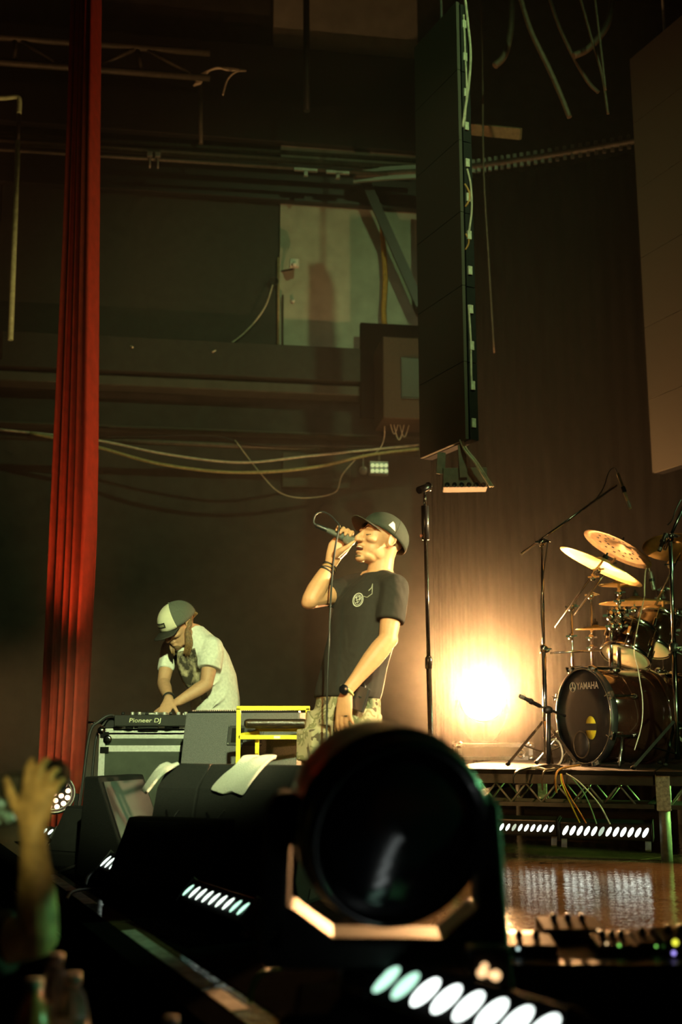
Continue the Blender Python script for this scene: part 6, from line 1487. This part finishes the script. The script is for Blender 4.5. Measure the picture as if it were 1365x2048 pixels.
# headphones and cable tangle at the case's left corner
cable('deck_cable', [(dx0 - 0.01, 6.45, dz1 - 0.03), (dx0 - 0.06, 6.42, dz1 - 0.02), (cx0 + 0.01, 6.38, cz + 0.03), (cx0 - 0.03, 6.36, cz - 0.06), (cx0 - 0.05, 6.36, 0.3), (cx0 - 0.08, 6.38, 0.02)], 0.007, M_cableb, 'black cable falling down the left side of the dj case')
cable('deck_cable', [(dx0 - 0.01, 6.40, dz1 - 0.02), (dx0 - 0.05, 6.37, dz1 + 0.0), (cx0 - 0.01, 6.34, cz + 0.04), (cx0 - 0.06, 6.33, cz - 0.03), (cx0 - 0.09, 6.33, 0.35), (cx0 - 0.13, 6.36, 0.02)], 0.009, M_cableb, 'thick black cable looping off the corner of the dj case')
t = thing('mini_mixer', (dx0 - 0.07, 6.5, cz), 'small black box with chrome plugs left of the dj deck', 'mixer')
MB().bx(dx0 - 0.11, dx0 - 0.02, 6.42, 6.60, cz, cz + 0.06).build('body', M_blackp, t, bevel=0.005)
for k in range(3): MB().tube([(dx0 - 0.125, 6.45 + 0.05 * k, cz + 0.03), (dx0 - 0.19, 6.45 + 0.05 * k, cz + 0.034)], 0.008, 8).build('plug', M_chrome, t)

# ------------------------------------------------------------------ grey monitor cabinet between the decks and the stool
g0 = P(372, 1426, 5.95); g1 = P(600, 1426, 5.70)
gc = V(((g0.x + g1.x) / 2, (g0.y + g1.y) / 2, 0)); gd = V((g1.x - g0.x, g1.y - g0.y, 0)); gw = gd.length; gd.normalize()
gyaw = math.degrees(math.atan2(gd.y, gd.x))
gn = V((gd.y, -gd.x, 0)); gh = g0.z
t = thing('grey_monitor', gc, 'large scuffed grey monitor cabinet with a recessed handle', 'speaker')
MX = Matrix((gn, V((0, 0, 1)), -gd)).transposed()
cb_ = MB().prism([(-0.42, 0.0), (0.14, 0.0), (0.10, 0.22), (0.0, gh), (-0.30, gh)], gc + gd * gw / 2, MX, gw).build('cabinet', M_cabgrey, t, bevel=0.008)
def gq(px, py, off=0.0):
    """point on the sloping front of the cabinet"""
    p0 = V((gc.x, gc.y, gh)); p1 = gc + gn * 0.10 + V((0, 0, 0.22)); sl = (p0 - p1).normalized(); fn = gd.cross(sl)
    if fn.dot(-p0) < 0: fn = -fn
    a = (px - 682.5) / FPX; b_ = (1024.0 - py) / FPX
    d = V((a, CP - b_ * SP, SP + b_ * CP)); k = (p0 + fn * off - V((0, 0, EYE))).dot(fn) / d.dot(fn)
    return V((0, 0, EYE)) + d * k, sl, fn
hp, sl, fn = gq(491, 1471)
MG = Matrix((gd, sl, fn)).transposed()
hq = MB().box(hp, (0.205, 0.105, 0.012), MG).build('handle_plate', mat('plate_grey', (0.06, 0.06, 0.062), 0.5), t, bevel=0.005)
MB().box(hp + fn * 0.005 - gd * 0.04, (0.075, 0.075, 0.006), MG).build('handle_recess', M_black, hq, bevel=0.002)
MB().box(hp + fn * 0.005 + gd * 0.05, (0.075, 0.06, 0.006), MG).build('handle_recess', M_black, hq, bevel=0.002)
for sx in (-1, 1):
    for sy in (-1, 1): MB().lathe([(0.005, 0), (0.004, 0.003), (0, 0.003)], hp + gd * 0.094 * sx + sl * 0.044 * sy + fn * 0.006, MG, 8).build('screw', M_steel, hq)
MB().box(V((gc.x, gc.y, gh)) - gn * 0.02 + V((0, 0, 0.004)), (gw - 0.02, 0.03, 0.010), Matrix((gd, gn, V((0, 0, 1)))).transposed()).build('grille_frame', M_black, t)
tm = MB().box((0, 0, 0), (0.006, 0.012, 0.010), RZ(gyaw)).mesh('grille_tooth', M_cabgrey, V((0, 0, 0)))
for k in range(48):
    piece('grille_tooth', tm, t, V((gc.x, gc.y, gh + 0.010)) - gn * 0.012 + gd * ((k - 23.5) * (gw - 0.06) / 48) - t.location)

# ------------------------------------------------------------------ yellow framed stool
yb = 5.32
yl = P(478, 1412, yb); yr = P(616, 1412, yb); y2 = P(515, 1456, yb + 0.20)
t = thing('bar_stool', ((yl.x + yr.x) / 2, yb + 0.17, 0), 'yellow square-tube stool with a black padded seat', 'stool')
q = 0.020; zt = yl.z - q / 2; back = yb + 0.34
def ybar(a, c, nm): MB().bar(a, c, q, q, (1, 0, 0)).build(nm, M_yellow, t, bevel=0.002)
ybar((yl.x, yb, 0), (yl.x, yb, zt), 'leg'); ybar((yr.x, yb, 0), (yr.x, yb, zt), 'leg')
ybar((yl.x - q / 2, yb, zt), (yr.x + q / 2, yb, zt), 'top_rail')
sz = P(515, 1459, yb + 0.20).z
ybar((y2.x, yb + 0.20, 0), (y2.x, yb + 0.20, sz), 'leg'); xr2 = y2.x + 0.30
ybar((xr2, yb + 0.20, 0), (xr2, yb + 0.20, sz), 'leg')
ybar((y2.x - q / 2, yb + 0.20, sz), (xr2 + q / 2, yb + 0.20, sz), 'seat_rail')
for x_, x2_ in ((yl.x, y2.x), (yr.x, xr2)): ybar((x_, yb + 0.01, sz - 0.03), (x2_, yb + 0.19, sz - 0.012), 'side_rail')
ybar((yl.x, yb, sz - 0.035), (yr.x, yb, sz - 0.035), 'seat_rail')
ybar((yl.x, yb, 0.25), (yr.x, yb, 0.25), 'foot_rail')
MB().box(((yl.x + yr.x) / 2 + 0.01, yb + 0.13, sz + 0.028), (yr.x - yl.x - 0.02, 0.20, 0.045)).build('seat', mat('black_leather', (0.012, 0.010, 0.008), 0.28, bump=0.25, scale=90), t, bevel=0.02, seg=4)
MB().box(((yl.x + yr.x) / 2 + 0.02, yb - 0.0005, sz - 0.035), (0.03, 0.021, 0.012)).build('sticker', M_white, t)

# ------------------------------------------------------------------ stage haze
M_haze = bpy.data.materials.new('stage_haze'); M_haze.use_nodes = True
nt = M_haze.node_tree; nt.nodes.remove(nt.nodes['Principled BSDF'])
vs_ = nt.nodes.new('ShaderNodeVolumeScatter'); vs_.inputs['Density'].default_value = 0.050; vs_.inputs['Anisotropy'].default_value = 0.5
vs_.inputs['Color'].default_value = (0.95, 0.93, 0.86, 1)
nt.links.new(vs_.outputs[0], nt.nodes['Material Output'].inputs['Volume'])
hz = [(-5.5, 6.64), (-1.50, 6.64), (-1.42, 7.02), (5.5, 7.02), (5.5, 12.0), (-5.5, 12.0)]
tag(MB().prism(hz, (0, 0, 0.003), Matrix.Identity(3), 8.2).build('haze', M_haze), 'thin smoke haze filling the air at the back of the stage', 'haze', kind='stuff')
